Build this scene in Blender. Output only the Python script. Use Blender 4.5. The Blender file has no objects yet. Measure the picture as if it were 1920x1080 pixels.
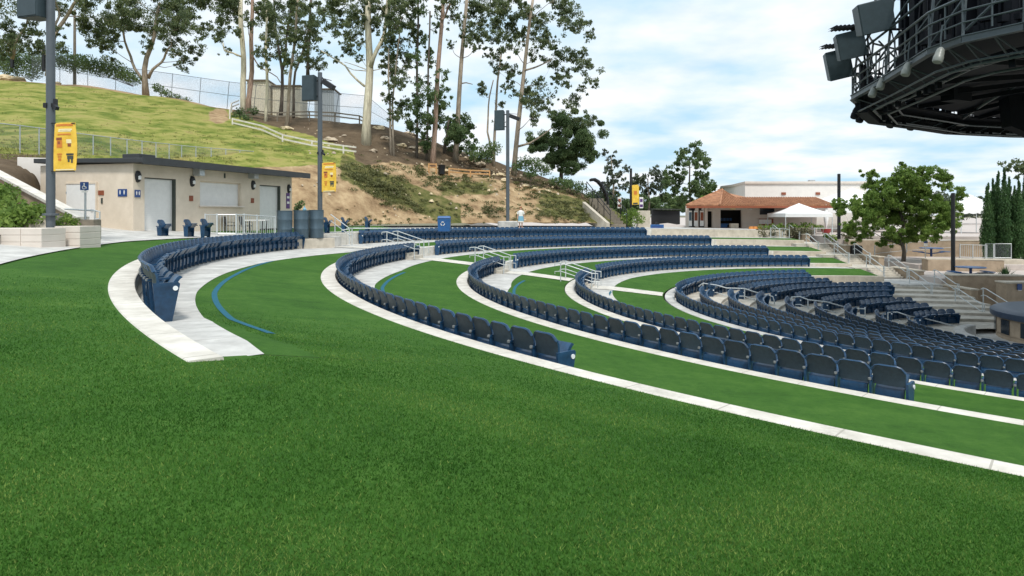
import bpy, bmesh, math, random
import numpy as np
from mathutils import Vector, Matrix, noise as mnoise
random.seed(7); rng = np.random.default_rng(7)
sc = bpy.context.scene
C = sc.collection
R_ = math.radians
# ---------------------------------------------------------------- camera frame (eye at the origin, +Y forward)
F, H = 1260.0, 401.7
def W(x, y, d):
    """point seen at photo pixel (x, y) at d metres depth"""
    return Vector(((x - 960) * d / F, d, -(y - H) * d / F))
# ---------------------------------------------------------------- materials
def mat(name, col, rough=.6, var=.12, scale=6., bump=0., metal=0., col2=None, detail=6, stretch=None, spec=.5, bscale=None):
    m = bpy.data.materials.new(name); m.use_nodes = True
    nt = m.node_tree; n = nt.nodes; L = nt.links; b = n['Principled BSDF']
    b.inputs['Roughness'].default_value = rough; b.inputs['Metallic'].default_value = metal
    b.inputs['Specular IOR Level'].default_value = spec
    tc = n.new('ShaderNodeTexCoord'); src = tc.outputs['Object']
    if stretch:
        mp = n.new('ShaderNodeMapping'); mp.inputs['Scale'].default_value = stretch
        L.new(src, mp.inputs['Vector']); src = mp.outputs['Vector']
    nz = n.new('ShaderNodeTexNoise'); nz.inputs['Scale'].default_value = scale; nz.inputs['Detail'].default_value = detail
    nz.inputs['Roughness'].default_value = .65
    L.new(src, nz.inputs['Vector'])
    cr = n.new('ShaderNodeValToRGB')
    lo = [c * (1 - var) for c in col]; hi = [min(1, c * (1 + var)) for c in (col2 or col)]
    cr.color_ramp.elements[0].position = .3; cr.color_ramp.elements[0].color = (*lo, 1)
    cr.color_ramp.elements[1].position = .7; cr.color_ramp.elements[1].color = (*hi, 1)
    L.new(nz.outputs['Fac'], cr.inputs['Fac']); L.new(cr.outputs['Color'], b.inputs['Base Color'])
    if bump:
        nb = n.new('ShaderNodeTexNoise'); nb.inputs['Scale'].default_value = bscale or scale * 4; nb.inputs['Detail'].default_value = 8
        L.new(src, nb.inputs['Vector'])
        bp = n.new('ShaderNodeBump'); bp.inputs['Strength'].default_value = bump; bp.inputs['Distance'].default_value = .03
        L.new(nb.outputs['Fac'], bp.inputs['Height']); L.new(bp.outputs['Normal'], b.inputs['Normal'])
    return m

def leafmat(name, cols, trans=.25):
    """foliage: colour picked per leaf from a face attribute"""
    m = bpy.data.materials.new(name); m.use_nodes = True
    nt = m.node_tree; n = nt.nodes; L = nt.links; b = n['Principled BSDF']; out = n['Material Output']
    at = n.new('ShaderNodeAttribute'); at.attribute_name = 'tone'
    cr = n.new('ShaderNodeValToRGB'); e = cr.color_ramp.elements
    e[0].color = (*cols[0], 1); e[1].color = (*cols[-1], 1)
    for i, c in enumerate(cols[1:-1]):
        q = e.new((i + 1) / (len(cols) - 1)); q.color = (*c, 1)
    L.new(at.outputs['Fac'], cr.inputs['Fac']); L.new(cr.outputs['Color'], b.inputs['Base Color'])
    b.inputs['Roughness'].default_value = .55; b.inputs['Specular IOR Level'].default_value = .3
    tr = n.new('ShaderNodeBsdfTranslucent'); mx = n.new('ShaderNodeMixShader'); mx.inputs['Fac'].default_value = trans
    L.new(cr.outputs['Color'], tr.inputs['Color']); L.new(b.outputs['BSDF'], mx.inputs[1]); L.new(tr.outputs['BSDF'], mx.inputs[2])
    L.new(mx.outputs['Shader'], out.inputs['Surface'])
    return m

M = {}
M['navy'] = mat('navy_plastic', (.010, .044, .100), .34, .25, 9, .05, col2=(.014, .056, .122))
M['navy_back'] = mat('navy_plastic_weathered', (.020, .037, .055), .5, .2, 14, .05, col2=(.024, .044, .062))
M['bracket'] = mat('grey_bracket', (.18, .19, .19), .5, .15, 20)
M['white_light'] = mat('aisle_light_lens', (.8, .82, .82), .3, .05, 20)
M['conc'] = mat('pale_concrete', (.45, .44, .415), .85, .22, 1.6, .15, col2=(.53, .52, .49), detail=10, bscale=30)
M['conc_white'] = mat('white_kerb_concrete', (.58, .54, .465), .8, .16, 2.4, .12, col2=(.64, .61, .55), detail=10, bscale=30)
M['conc_beige'] = mat('beige_concrete', (.50, .44, .35), .85, .14, 1.6, .2, col2=(.56, .50, .41))
M['conc_tan'] = mat('tan_wall', (.34, .26, .18), .85, .16, 1.5, .2, col2=(.40, .31, .22))
M['stucco'] = mat('beige_stucco', (.66, .56, .435), .9, .08, .9, .25, col2=(.72, .62, .50), detail=9, bscale=60)
M['stucco_pale'] = mat('pale_stucco', (.66, .59, .52), .9, .06, 1.5, .15)
M['stucco_white'] = mat('white_stucco', (.74, .70, .65), .9, .06, 1.5, .15)
M['white'] = mat('white_paint', (.78, .77, .74), .5, .05, 4)
M['dark'] = mat('dark_roof_metal', (.035, .038, .04), .5, .2, 3)
M['black'] = mat('black_paint', (.012, .013, .015), .5, .2, 6)
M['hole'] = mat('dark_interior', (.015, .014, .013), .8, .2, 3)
M['pole'] = mat('grey_pole_paint', (.085, .10, .115), .45, .1, 3)
M['speaker'] = mat('blue_grey_speaker', (.035, .055, .065), .5, .15, 4)
M['galv'] = mat('galvanised_steel', (.48, .51, .52), .38, .1, 10, metal=.55)
M['rail'] = mat('pale_rail_paint', (.55, .58, .58), .4, .08, 10, metal=.2)
M['drum'] = mat('blue_grey_metal', (.075, .115, .145), .42, .18, 2.5, metal=.25, stretch=(3, 3, .6))
M['yellow'] = mat('yellow_vinyl', (.78, .46, .03), .55, .12, 3, col2=(.85, .56, .08))
M['orange'] = mat('orange_print', (.62, .20, .03), .6, .1, 8)
M['cream'] = mat('cream_print', (.85, .74, .45), .6, .1, 8)
M['maroon'] = mat('brown_print', (.25, .07, .03), .6, .2, 8)
M['ink'] = mat('dark_print', (.05, .06, .05), .6, .3, 12)
M['blue'] = mat('blue_sign', (.02, .06, .20), .4, .1, 8)
M['bluebin'] = mat('blue_bin_plastic', (.02, .10, .28), .4, .12, 5)
M['skyblue'] = mat('pale_blue_cloth', (.20, .42, .55), .8, .1, 8)
M['purple'] = mat('purple_print', (.09, .03, .16), .5, .2, 8)
M['tile'] = mat('terracotta_tile', (.31, .14, .07), .85, .35, 2.2, .3, col2=(.39, .19, .10), detail=9)
M['tent'] = mat('white_tent_fabric', (.82, .82, .81), .7, .04, 1.2)
M['redpot'] = mat('red_glazed', (.30, .03, .03), .35, .2, 6)
M['orangebarrel'] = mat('orange_wood', (.62, .25, .06), .7, .25, 6)
M['wood'] = mat('new_timber', (.55, .30, .12), .7, .25, 5)
M['whitewood'] = mat('white_painted_rail', (.66, .62, .55), .7, .2, 4)
M['black_mesh'] = mat('dark_wire', (.05, .06, .07), .6, .1, 8)
M['greywood'] = mat('weathered_timber', (.20, .17, .13), .8, .25, 5)
M['container'] = mat('beige_corrugated', (.72, .66, .51), .6, .12, 2)
M['rock'] = mat('sandstone', (.36, .29, .21), .9, .3, 2.5, .5, col2=(.46, .38, .28))
M['rock_pale'] = mat('pale_sandstone', (.58, .47, .30), .9, .25, 2.5, .5)
M['bark'] = mat('eucalyptus_bark', (.23, .175, .125), .85, .35, 1.4, .4, col2=(.36, .30, .23), stretch=(6, 6, .8))
M['bark_pale'] = mat('pale_smooth_bark', (.48, .42, .30), .8, .3, 1.2, .3, col2=(.58, .53, .40), stretch=(5, 5, .7))
M['bark_red'] = mat('reddish_bark', (.21, .12, .08), .85, .35, 1.4, .4, col2=(.34, .24, .18), stretch=(6, 6, .8))
M['bark_dark'] = mat('dark_bark', (.075, .06, .045), .9, .3, 1.5, .4, col2=(.12, .10, .08), stretch=(6, 6, .8))
M['skin'] = mat('skin', (.55, .33, .24), .6, .05, 8)
M['hair'] = mat('auburn_hair', (.30, .12, .05), .7, .2, 20)
M['stage_steel'] = mat('grey_stage_steel', (.055, .072, .08), .4, .15, 5, metal=.3)
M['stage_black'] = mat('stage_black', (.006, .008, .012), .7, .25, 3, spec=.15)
M['lampcan'] = mat('pale_lamp_can', (.22, .23, .21), .4, .15, 8)
M['glass'] = mat('tinted_glass', (.03, .04, .05), .15, .1, 3)
M['counter'] = mat('blue_grey_counter', (.05, .075, .12), .45, .15, 4)
M['line'] = mat('blue_turf_line', (.004, .105, .165), .9, .15, 60, .3)
M['paving'] = mat('plaza_paving', (.50, .44, .40), .9, .1, 1.5, .1)
M['stair'] = mat('stair_concrete', (.47, .43, .36), .85, .2, 2.0, .15, col2=(.54, .50, .43), detail=10)
M['earth'] = mat('distant_earth', (.16, .15, .09), .95, .3, .05)
M['euca'] = leafmat('eucalyptus_leaves', [(.045, .066, .036), (.092, .128, .062), (.15, .195, .088), (.26, .29, .125)], .5)
M['bushy'] = leafmat('bushy_leaves', [(.044, .076, .034), (.09, .148, .058), (.145, .21, .085), (.22, .30, .115)], .48)
M['fresh'] = leafmat('fresh_green_leaves', [(.055, .11, .025), (.12, .205, .042), (.205, .31, .065), (.31, .41, .10)], .5)
M['cyp'] = leafmat('cypress_leaves', [(.022, .062, .022), (.048, .112, .036), (.076, .155, .05), (.12, .21, .07)], .3)
M['hedge'] = leafmat('dry_hedge_leaves', [(.05, .055, .03), (.09, .09, .05), (.13, .125, .07), (.19, .17, .10)], .2)
M['far'] = leafmat('far_leaves', [(.04, .06, .045), (.06, .085, .055), (.085, .11, .065), (.12, .15, .085)], .2)
M['cover'] = leafmat('groundcover_leaves', [(.055, .068, .024), (.095, .105, .038), (.135, .142, .052), (.19, .18, .075)], .2)
M['dry'] = leafmat('dry_grass_blades', [(.08, .12, .024), (.15, .18, .042), (.23, .23, .068), (.33, .29, .10)], .2)
M['blade'] = leafmat('turf_blades', [(.024, .080, .011), (.045, .134, .018), (.076, .188, .030), (.22, .30, .075)], .3)
M['blade'].node_tree.nodes['Principled BSDF'].inputs['Specular IOR Level'].default_value = .08
M['blade'].node_tree.nodes['Principled BSDF'].inputs['Roughness'].default_value = .8

def joints(m, step=24., amt=.55):
    """thin radial joints in the curved concrete"""
    nt = m.node_tree; n = nt.nodes; L = nt.links; b = n['Principled BSDF']; src = b.inputs['Base Color'].links[0].from_socket
    g = n.new('ShaderNodeNewGeometry'); sp = n.new('ShaderNodeSeparateXYZ'); L.new(g.outputs['Position'], sp.inputs[0])
    def mt(op, a, c=None):
        q = n.new('ShaderNodeMath'); q.operation = op
        for i, v in enumerate((a, c)):
            if v is None: continue
            if isinstance(v, (int, float)): q.inputs[i].default_value = v
            else: L.new(v, q.inputs[i])
        return q.outputs[0]
    an = mt('MULTIPLY', mt('ARCTAN2', mt('SUBTRACT', sp.outputs[1], 29.8), mt('SUBTRACT', sp.outputs[0], 24.28)), step)
    ln = mt('LESS_THAN', mt('FRACT', an), .016)
    st = n.new('ShaderNodeTexNoise'); st.inputs['Scale'].default_value = 1.1; st.inputs['Detail'].default_value = 11; st.inputs['Roughness'].default_value = .75; L.new(g.outputs['Position'], st.inputs['Vector'])
    mr = n.new('ShaderNodeMapRange'); mr.inputs[1].default_value = .56; mr.inputs[2].default_value = .70; mr.inputs[3].default_value = 0; mr.inputs[4].default_value = .45; L.new(st.outputs['Fac'], mr.inputs[0])
    f = mt('MAXIMUM', mt('MULTIPLY', ln, amt), mr.outputs[0])
    mx = n.new('ShaderNodeMix'); mx.data_type = 'RGBA'; L.new(f, mx.inputs[0]); L.new(src, mx.inputs[6]); mx.inputs[7].default_value = (.20, .18, .145, 1); L.new(mx.outputs[2], b.inputs['Base Color'])
joints(M['conc']); joints(M['conc_white'], 26.); joints(M['conc_beige'], 20., .3)
def objvar(m, lo=.78, hi=1.25):
    nt = m.node_tree; n = nt.nodes; L = nt.links; b = n['Principled BSDF']; src = b.inputs['Base Color'].links[0].from_socket
    oi = n.new('ShaderNodeObjectInfo'); mr = n.new('ShaderNodeMapRange'); mr.inputs[3].default_value = lo; mr.inputs[4].default_value = hi; L.new(oi.outputs['Random'], mr.inputs[0])
    hs = n.new('ShaderNodeHueSaturation'); L.new(mr.outputs[0], hs.inputs['Value']); L.new(src, hs.inputs['Color']); L.new(hs.outputs['Color'], b.inputs['Base Color'])
objvar(M['navy']); objvar(M['navy_back'])
def turf_mat(name, cols, s=1.):
    m = bpy.data.materials.new(name); m.use_nodes = True
    nt = m.node_tree; n = nt.nodes; L = nt.links; b = n['Principled BSDF']
    b.inputs['Roughness'].default_value = .9; b.inputs['Specular IOR Level'].default_value = .12
    g = n.new('ShaderNodeNewGeometry')
    def nz(scale, det=4, st=None):
        src = g.outputs['Position']
        if st:
            mp = n.new('ShaderNodeMapping'); mp.inputs['Scale'].default_value = st
            L.new(src, mp.inputs['Vector']); src = mp.outputs['Vector']
        q = n.new('ShaderNodeTexNoise'); q.inputs['Scale'].default_value = scale; q.inputs['Detail'].default_value = det
        q.inputs['Roughness'].default_value = .7; L.new(src, q.inputs['Vector']); return q.outputs['Fac']
    def madd(a, f, c):
        q = n.new('ShaderNodeMath'); q.operation = 'MULTIPLY_ADD'; L.new(a, q.inputs[0]); q.inputs[1].default_value = f
        if isinstance(c, float): q.inputs[2].default_value = c
        else: L.new(c, q.inputs[2])
        return q.outputs[0]
    v = madd(nz(.55 * s, 5), .8, -.55)
    v = madd(nz(4 * s, 6, (1, .8, 1)), .6, v)
    v = madd(nz(15 * s, 4), .45, madd(nz(1.6 * s, 4, (.35, 1, 1)), .35, v)); v = madd(v, 1., -.40)
    v = madd(nz(70 * s, 3), .75, v)
    cr = n.new('ShaderNodeValToRGB'); e = cr.color_ramp.elements
    e[0].position = .2; e[1].position = .9
    e[0].color = (*cols[0], 1); e[1].color = (*cols[2], 1)
    q = e.new(.52); q.color = (*cols[1], 1)
    L.new(v, cr.inputs['Fac']); L.new(cr.outputs['Color'], b.inputs['Base Color'])
    bp = n.new('ShaderNodeBump'); bp.inputs['Strength'].default_value = .55; bp.inputs['Distance'].default_value = .02
    L.new(nz(120 * s, 3), bp.inputs['Height']); L.new(bp.outputs['Normal'], b.inputs['Normal'])
    return m
M['turf'] = turf_mat('artificial_turf', [(.024, .074, .012), (.045, .121, .018), (.084, .174, .032)])

def hill_mat():
    m = bpy.data.materials.new('hillside'); m.use_nodes = True
    nt = m.node_tree; n = nt.nodes; L = nt.links; b = n['Principled BSDF']
    b.inputs['Roughness'].default_value = .95; b.inputs['Specular IOR Level'].default_value = .1
    g = n.new('ShaderNodeNewGeometry')
    def nz(scale, det=6, st=(1, 1, 1)):
        mp = n.new('ShaderNodeMapping'); mp.inputs['Scale'].default_value = st; L.new(g.outputs['Position'], mp.inputs['Vector'])
        q = n.new('ShaderNodeTexNoise'); q.inputs['Scale'].default_value = scale; q.inputs['Detail'].default_value = det
        q.inputs['Roughness'].default_value = .68; L.new(mp.outputs['Vector'], q.inputs['Vector']); return q.outputs['Fac']
    def ramp(f, stops):
        cr = n.new('ShaderNodeValToRGB'); e = cr.color_ramp.elements
        e[0].position, e[0].color = stops[0][0], (*stops[0][1], 1); e[1].position, e[1].color = stops[-1][0], (*stops[-1][1], 1)
        for p, c in stops[1:-1]:
            q = e.new(p); q.color = (*c, 1)
        L.new(f, cr.inputs['Fac']); return cr.outputs['Color']
    def att(nm):
        a = n.new('ShaderNodeAttribute'); a.attribute_name = nm; return a.outputs['Fac']
    def mixc(f, a, c):
        q = n.new('ShaderNodeMix'); q.data_type = 'RGBA'; L.new(f, q.inputs[0]); L.new(a, q.inputs[6]); L.new(c, q.inputs[7]); return q.outputs[2]
    def edge(mask, nzf, k=.5):
        a = n.new('ShaderNodeMath'); a.operation = 'MULTIPLY_ADD'; L.new(nzf, a.inputs[0]); a.inputs[1].default_value = k; L.new(mask, a.inputs[2])
        r = n.new('ShaderNodeMapRange'); L.new(a.outputs[0], r.inputs[0]); r.inputs[1].default_value = .5 + k * .42; r.inputs[2].default_value = .5 + k * .62
        return r.outputs[0]
    dirt = ramp(nz(.85, 12), [(.32, (.19, .125, .07)), (.44, (.32, .22, .125)), (.54, (.40, .285, .165)), (.68, (.53, .40, .24))])
    bare = ramp(nz(.8, 10), [(.3, (.085, .06, .038)), (.7, (.17, .125, .08))])
    grs = ramp(nz(.42, 12, (1, .8, 2.6)), [(.33, (.075, .125, .02)), (.43, (.15, .185, .036)), (.50, (.23, .245, .06)), (.58, (.32, .30, .095)), (.70, (.27, .215, .085))])
    lush = ramp(nz(1.4, 10), [(.32, (.06, .068, .022)), (.48, (.115, .12, .04)), (.62, (.19, .165, .07)), (.75, (.28, .21, .11))])
    col = mixc(edge(att('bare'), nz(.9, 6)), dirt, bare)
    col = mixc(edge(att('grass'), nz(.8, 6)), col, grs)
    col = mixc(edge(att('lush'), nz(1.1, 9), 1.1), col, lush)
    L.new(col, b.inputs['Base Color'])
    bp = n.new('ShaderNodeBump'); bp.inputs['Strength'].default_value = .7; bp.inputs['Distance'].default_value = .25
    L.new(nz(2.2, 9), bp.inputs['Height']); L.new(bp.outputs['Normal'], b.inputs['Normal'])
    return m
M['hill'] = hill_mat()

# ---------------------------------------------------------------- mesh building
class MB:
    def __init__(s): s.v = []; s.f = []; s.m = []; s.cur = 0
    def add(s, vs, fs):
        o = len(s.v); s.v += [tuple(v) for v in vs]; s.f += [tuple(i + o for i in f) for f in fs]; s.m += [s.cur] * len(fs); return s
    def hexa(s, p):   # 8 points: bottom 0-3, top 4-7
        return s.add(p, [(3, 2, 1, 0), (4, 5, 6, 7), (0, 1, 5, 4), (1, 2, 6, 5), (2, 3, 7, 6), (3, 0, 4, 7)])
    def box(s, c, d, rz=0., tilt=None):
        x, y, z = [q / 2 for q in d]
        P = [Vector(q) for q in ((-x, -y, -z), (x, -y, -z), (x, y, -z), (-x, y, -z), (-x, -y, z), (x, -y, z), (x, y, z), (-x, y, z))]
        mt = Matrix.Rotation(rz, 3, 'Z')
        if tilt is not None: mt = mt @ Matrix.Rotation(tilt, 3, 'X')
        return s.hexa([mt @ p + Vector(c) for p in P])
    def bar(s, a, b, w, h, up=(0, 0, 1)):
        a = Vector(a); b = Vector(b); d = (b - a).normalized(); u = Vector(up)
        if abs(d.dot(u)) > .99: u = Vector((1, 0, 0))
        r = d.cross(u).normalized(); u = r.cross(d)
        r = r * w / 2; u = u * h / 2
        return s.hexa([a - r - u, a + r - u, b + r - u, b - r - u, a - r + u, a + r + u, b + r + u, b - r + u])
    def tube(s, pts, r, n=8, cap=True):
        pts = [Vector(p) for p in pts]; k = len(pts)
        rr = r if isinstance(r, (list, tuple)) else [r] * k
        vs = []; fs = []; ref = None
        for i, p in enumerate(pts):
            d = (pts[min(i + 1, k - 1)] - pts[max(i - 1, 0)])
            d = d.normalized() if d.length > 1e-9 else Vector((0, 0, 1))
            if ref is None: ref = Vector((1, 0, 0)) if abs(d.x) < .8 else Vector((0, 1, 0))
            u = (ref - d * ref.dot(d)).normalized(); ref = u; w = d.cross(u)
            for j in range(n):
                a = 2 * math.pi * j / n; vs.append(p + (u * math.cos(a) + w * math.sin(a)) * rr[i])
        for i in range(k - 1):
            for j in range(n):
                fs.append((i * n + j, i * n + (j + 1) % n, (i + 1) * n + (j + 1) % n, (i + 1) * n + j))
        if cap: fs += [tuple(reversed(range(n))), tuple(range((k - 1) * n, k * n))]
        return s.add(vs, fs)
    def lathe(s, c, prof, n=20):
        c = Vector(c); vs = []; fs = []; k = len(prof)
        for (r, z) in prof:
            for j in range(n):
                a = 2 * math.pi * j / n; vs.append(c + Vector((r * math.cos(a), r * math.sin(a), z)))
        for i in range(k - 1):
            for j in range(n):
                fs.append((i * n + j, i * n + (j + 1) % n, (i + 1) * n + (j + 1) % n, (i + 1) * n + j))
        fs += [tuple(reversed(range(n))), tuple(range((k - 1) * n, k * n))]
        return s.add(vs, fs)
    def prism(s, poly, z0, z1):
        n = len(poly); vs = [(p[0], p[1], z0) for p in poly] + [(p[0], p[1], z1) for p in poly]
        return s.add(vs, [tuple(reversed(range(n))), tuple(range(n, 2 * n))] + [(i, (i + 1) % n, n + (i + 1) % n, n + i) for i in range(n)])
    def grid(s, rows):
        k = len(rows); m = len(rows[0]); vs = [p for r in rows for p in r]
        return s.add(vs, [(i * m + j, i * m + j + 1, (i + 1) * m + j + 1, (i + 1) * m + j) for i in range(k - 1) for j in range(m - 1)])
    def plate(s, pts, thick):   # planar polygon in 3d given thickness along its normal
        pts = [Vector(p) for p in pts]; nn = (pts[1] - pts[0]).cross(pts[2] - pts[1]).normalized() * thick
        n = len(pts)
        return s.add(pts + [p + nn for p in pts], [tuple(reversed(range(n))), tuple(range(n, 2 * n))] + [(i, (i + 1) % n, n + (i + 1) % n, n + i) for i in range(n)])
    def mesh(s, name, mats, smooth=False):
        me = bpy.data.meshes.new(name); me.from_pydata(s.v, [], s.f)
        mats = mats if isinstance(mats, (list, tuple)) else [mats]
        for q in mats: me.materials.append(q)
        if len(mats) > 1: me.polygons.foreach_set('material_index', s.m)
        bm = bmesh.new(); bm.from_mesh(me); bmesh.ops.recalc_face_normals(bm, faces=bm.faces); bm.to_mesh(me); bm.free()
        if smooth: me.shade_smooth() if smooth is True else me.set_sharp_from_angle(angle=R_(smooth)) or None
        if smooth and smooth is not True: me.polygons.foreach_set('use_smooth', [True] * len(me.polygons))
        return me
    def build(s, name, mats, parent=None, smooth=False, bevel=0, loc=None):
        o = bpy.data.objects.new(name, s.mesh(name, mats, smooth)); C.objects.link(o)
        if parent is not None: o.parent = parent
        if loc is not None: o.location = loc
        if bevel:
            md = o.modifiers.new('bevel', 'BEVEL'); md.width = bevel; md.segments = 2; md.limit_method = 'ANGLE'
        return o
def tag(o, label, cat, group=None):
    o['label'] = label; o['category'] = cat
    if group: o['group'] = group
    return o
def struct(o, kind='structure'): o['kind'] = kind; return o
def thing(name, label, cat, loc=(0, 0, 0), group=None, rz=0.):
    o = bpy.data.objects.new(name, None); C.objects.link(o); o.location = loc; o.rotation_euler = (0, 0, rz)
    o.empty_display_size = .2
    return tag(o, label, cat, group)

def leaves(name, centres, radii, n, size, matl, parent=None, flat=.8, droop=.3, aspect=.45, seed=0):
    """leaf-sized quads filling blobs; n = leaves per unit blob (list or int)"""
    g = np.random.default_rng(seed + 11)
    cs = np.array([tuple(c) for c in centres], float); rs = np.array(radii, float)
    if rs.ndim == 1: rs = np.stack([rs, rs, rs * flat], 1)
    ns = np.array(n if hasattr(n, '__len__') else [n] * len(cs)).astype(int)
    idx = np.repeat(np.arange(len(cs)), ns); N = len(idx)
    d = g.normal(size=(N, 3)); d /= np.linalg.norm(d, axis=1)[:, None]
    rad = g.random(N) ** .5
    P = cs[idx] + d * rs[idx] * rad[:, None]
    sz = size * (.6 + .8 * g.random(N))
    u = g.normal(size=(N, 3)); u[:, 2] -= droop * 2; u /= np.linalg.norm(u, axis=1)[:, None]
    v = np.cross(u, g.normal(size=(N, 3))); v /= np.linalg.norm(v, axis=1)[:, None] + 1e-9
    a = u * sz[:, None]; b = v * (sz * aspect)[:, None]
    V = np.stack([P - a, P + b - a * .1, P + a, P - b - a * .1], 1).reshape(-1, 3)
    me = bpy.data.meshes.new(name)
    me.vertices.add(4 * N); me.vertices.foreach_set('co', V.astype(np.float32).ravel())
    me.loops.add(4 * N); me.loops.foreach_set('vertex_index', np.arange(4 * N, dtype=np.int32))
    me.polygons.add(N); me.polygons.foreach_set('loop_start', np.arange(0, 4 * N, 4, dtype=np.int32))
    me.update(calc_edges=True)
    blob = g.random(len(cs))
    tone = np.clip(.15 + .5 * g.random(N) + .35 * blob[idx], 0, 1)
    at = me.attributes.new('tone', 'FLOAT', 'FACE'); at.data.foreach_set('value', tone.astype(np.float32))
    me.materials.append(matl)
    o = bpy.data.objects.new(name, me); C.objects.link(o)
    if parent is not None: o.parent = parent
    return o
def pl(pts, n):  # resample a polyline to n points
    pts = [Vector(p) for p in pts]; L = [0]
    for i in range(1, len(pts)): L.append(L[-1] + (pts[i] - pts[i - 1]).length)
    out = []
    for k in range(n):
        t = L[-1] * k / (n - 1); i = 1
        while i < len(L) - 1 and L[i] < t: i += 1
        f = (t - L[i - 1]) / max(1e-9, L[i] - L[i - 1]); out.append(pts[i - 1].lerp(pts[i], f))
    return out
# ---------------------------------------------------------------- ring geometry of the seating bowl
CX = [24.282, 24.275, 24.29, 24.328, 24.39]; CZ = [29.822, 29.794, 29.712, 29.578, 29.391]
RR = [36.178, 31.506, 26.656, 21.932, 17.264]; ZZ = [-1.308, -2.072, -2.818, -3.475, -3.977]
TX, TZ, RIS, KW = -.01407, .00183, .43, .45
for i in range(8):
    CX.append(CX[4]); CZ.append(CZ[4]); RR.append(RR[4] - 1.35 * (i + 1)); ZZ.append(ZZ[4] - RIS - .145 * (i + 1) + .145)
def rxy(k, r, t): return CX[k - 1] + r * math.cos(t), CZ[k - 1] + r * math.sin(t)
def zk(k, X, Y): return ZZ[k - 1] + TX * X + TZ * (Y - 20)
def tcol(k, r, x, far):
    """angle at which ring k at radius r crosses photo column x"""
    a = (x - 960) / F; cx, cz = CX[k - 1], CZ[k - 1]
    A = a * a + 1; B = -2 * (a * cx + cz); D = cx * cx + cz * cz - r * r
    s = math.sqrt(max(0, B * B - 4 * A * D)); Y = (-B + (s if far else -s)) / (2 * A)
    t = math.atan2(Y - cz, a * Y - cx); return t if t > 0 else t + 2 * math.pi
T1END = tcol(1, 36.178, 352, False)           # near end of the first kerb
def lerp(t, tab):
    d = math.degrees(t)
    if d <= tab[0][0]: return tab[0][1]
    for (a, b), (c, e) in zip(tab, tab[1:]):
        if d <= c: return b + (e - b) * (d - a) / (c - a)
    return tab[-1][1]
E1 = math.degrees(T1END)
WE = .68
def ris(k, t):
    if k == 1: return lerp(t, [(165, .70), (190, .56), (E1 - 14, .47), (E1 - 8, .38), (E1 - 4.5, .19), (E1 - 1.5, .05), (E1, .05)])
    if k >= 6: return .145
    if k == 2: return .52
    if k == 4: return lerp(t, [(150, .24), (200, .43)])
    return .41
def wwid(k, t):   # kerb edge to the inner edge of the concrete walk
    if k == 1: return lerp(t, [(86, 2.0), (150, 2.5), (176, 4.1), (183, 3.2), (189, 2.55), (198, 1.95), (206, 1.5), (215, 1.18), (E1 - 3, .92), (E1, WE)])
    return lerp(t, [(86, 1.75), (150, 1.9), (170, 2.2), (180, 2.3), (191, 1.75), (206, 1.5), (240, 1.45)])
def kw(k, t): return lerp(t, [(86, .45), (205, .45), (222, .30), (260, .26)])
def z_out(r, t):
    X, Y = rxy(1, r, t); e = r - RR[0]
    f = lerp(t, [(215, 1.), (232, 0.)])
    return zk(1, X, Y) + e * (.075 * f - .06 * (1 - f))
def z_ter(k, r, t):
    """turf level on terrace k (between kerb k and kerb k+1)"""
    rw = RR[k - 1] - wwid(k, t); X, Y = rxy(k, rw, t); za = zk(k, X, Y) - ris(k, t)
    X2, Y2 = rxy(k + 1, RR[k], t); zb = zk(k + 1, X2, Y2)
    f = (rw - r) / (rw - RR[k]); return za + (zb - za) * max(0., min(1.02, f))
TH0 = R_(86); TH1 = R_(258)
def ths(a, b, step=.6):
    n = max(2, int(math.degrees(b - a) / step)); return [a + (b - a) * i / n for i in range(n + 1)]
# ================================================================ the ground, terraces, kerbs and walks
def ring_sheet(name, matl, k, t0, t1, rads, zf, smooth=True, n=None):
    rows = []
    for t in ths(t0, t1):
        row = []
        for q in rads:
            r = q(t) if callable(q) else q
            X, Y = rxy(k, r, t); row.append((X, Y, zf(r, t)))
        rows.append(row)
    return struct(MB().grid(rows).build(name, matl, smooth=smooth))
# lawn round the camera and outside the first kerb
ring_sheet('lawn', M['turf'], 1, R_(150), TH1, [RR[0] + q for q in (0, .7, 1.4, 2.1, 2.8, 3.2)], lambda r, t: z_out(r, t))
rr_ = [RR[0] + 3.2 + q for q in (-.06, 1.5, 4, 8, 16)]
ring_sheet('lawn', M['turf'], 1, R_(216), TH1, rr_, lambda r, t: z_out(r, t))
for k in (1, 2, 3, 4):
    fr = [0, .12, .25, .4, .6, .8, 1.]
    ring_sheet('lawn', M['turf'], k, TH0, (T1END - .005) if k == 1 else TH1,
               [(lambda t, q=q, k=k: RR[k - 1] - wwid(k, t) + q * (RR[k] - .02 - RR[k - 1] + wwid(k, t))) for q in fr],
               lambda r, t, k=k: z_ter(k, r, t))
def z_merge(r, t):
    rw = RR[0] - WE; X, Y = rxy(1, rw, t); za = zk(1, X, Y) - .05
    if r >= rw:
        X, Y = rxy(1, RR[0], t); z0 = zk(1, X, Y); return za + (z0 - za) * (r - rw) / WE
    return z_ter(1, r, T1END) if False else za + (zk(2, *rxy(2, RR[1], t)) - za) * min(1.02, (rw - r) / (rw - RR[1]))
ring_sheet('lawn', M['turf'], 1, T1END - .005, T1END, [RR[0] - .27, RR[0] - WE, RR[0] - 1.4, RR[0] - 2, RR[0] - 3, RR[0] - 4, RR[1] + .02], z_merge)
ring_sheet('lawn', M['turf'], 1, T1END, TH1, [RR[0], RR[0] - .5, RR[0] - WE, RR[0] - 1.4, RR[0] - 2, RR[0] - 3, RR[0] - 4, RR[1] + .02], z_merge)
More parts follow.
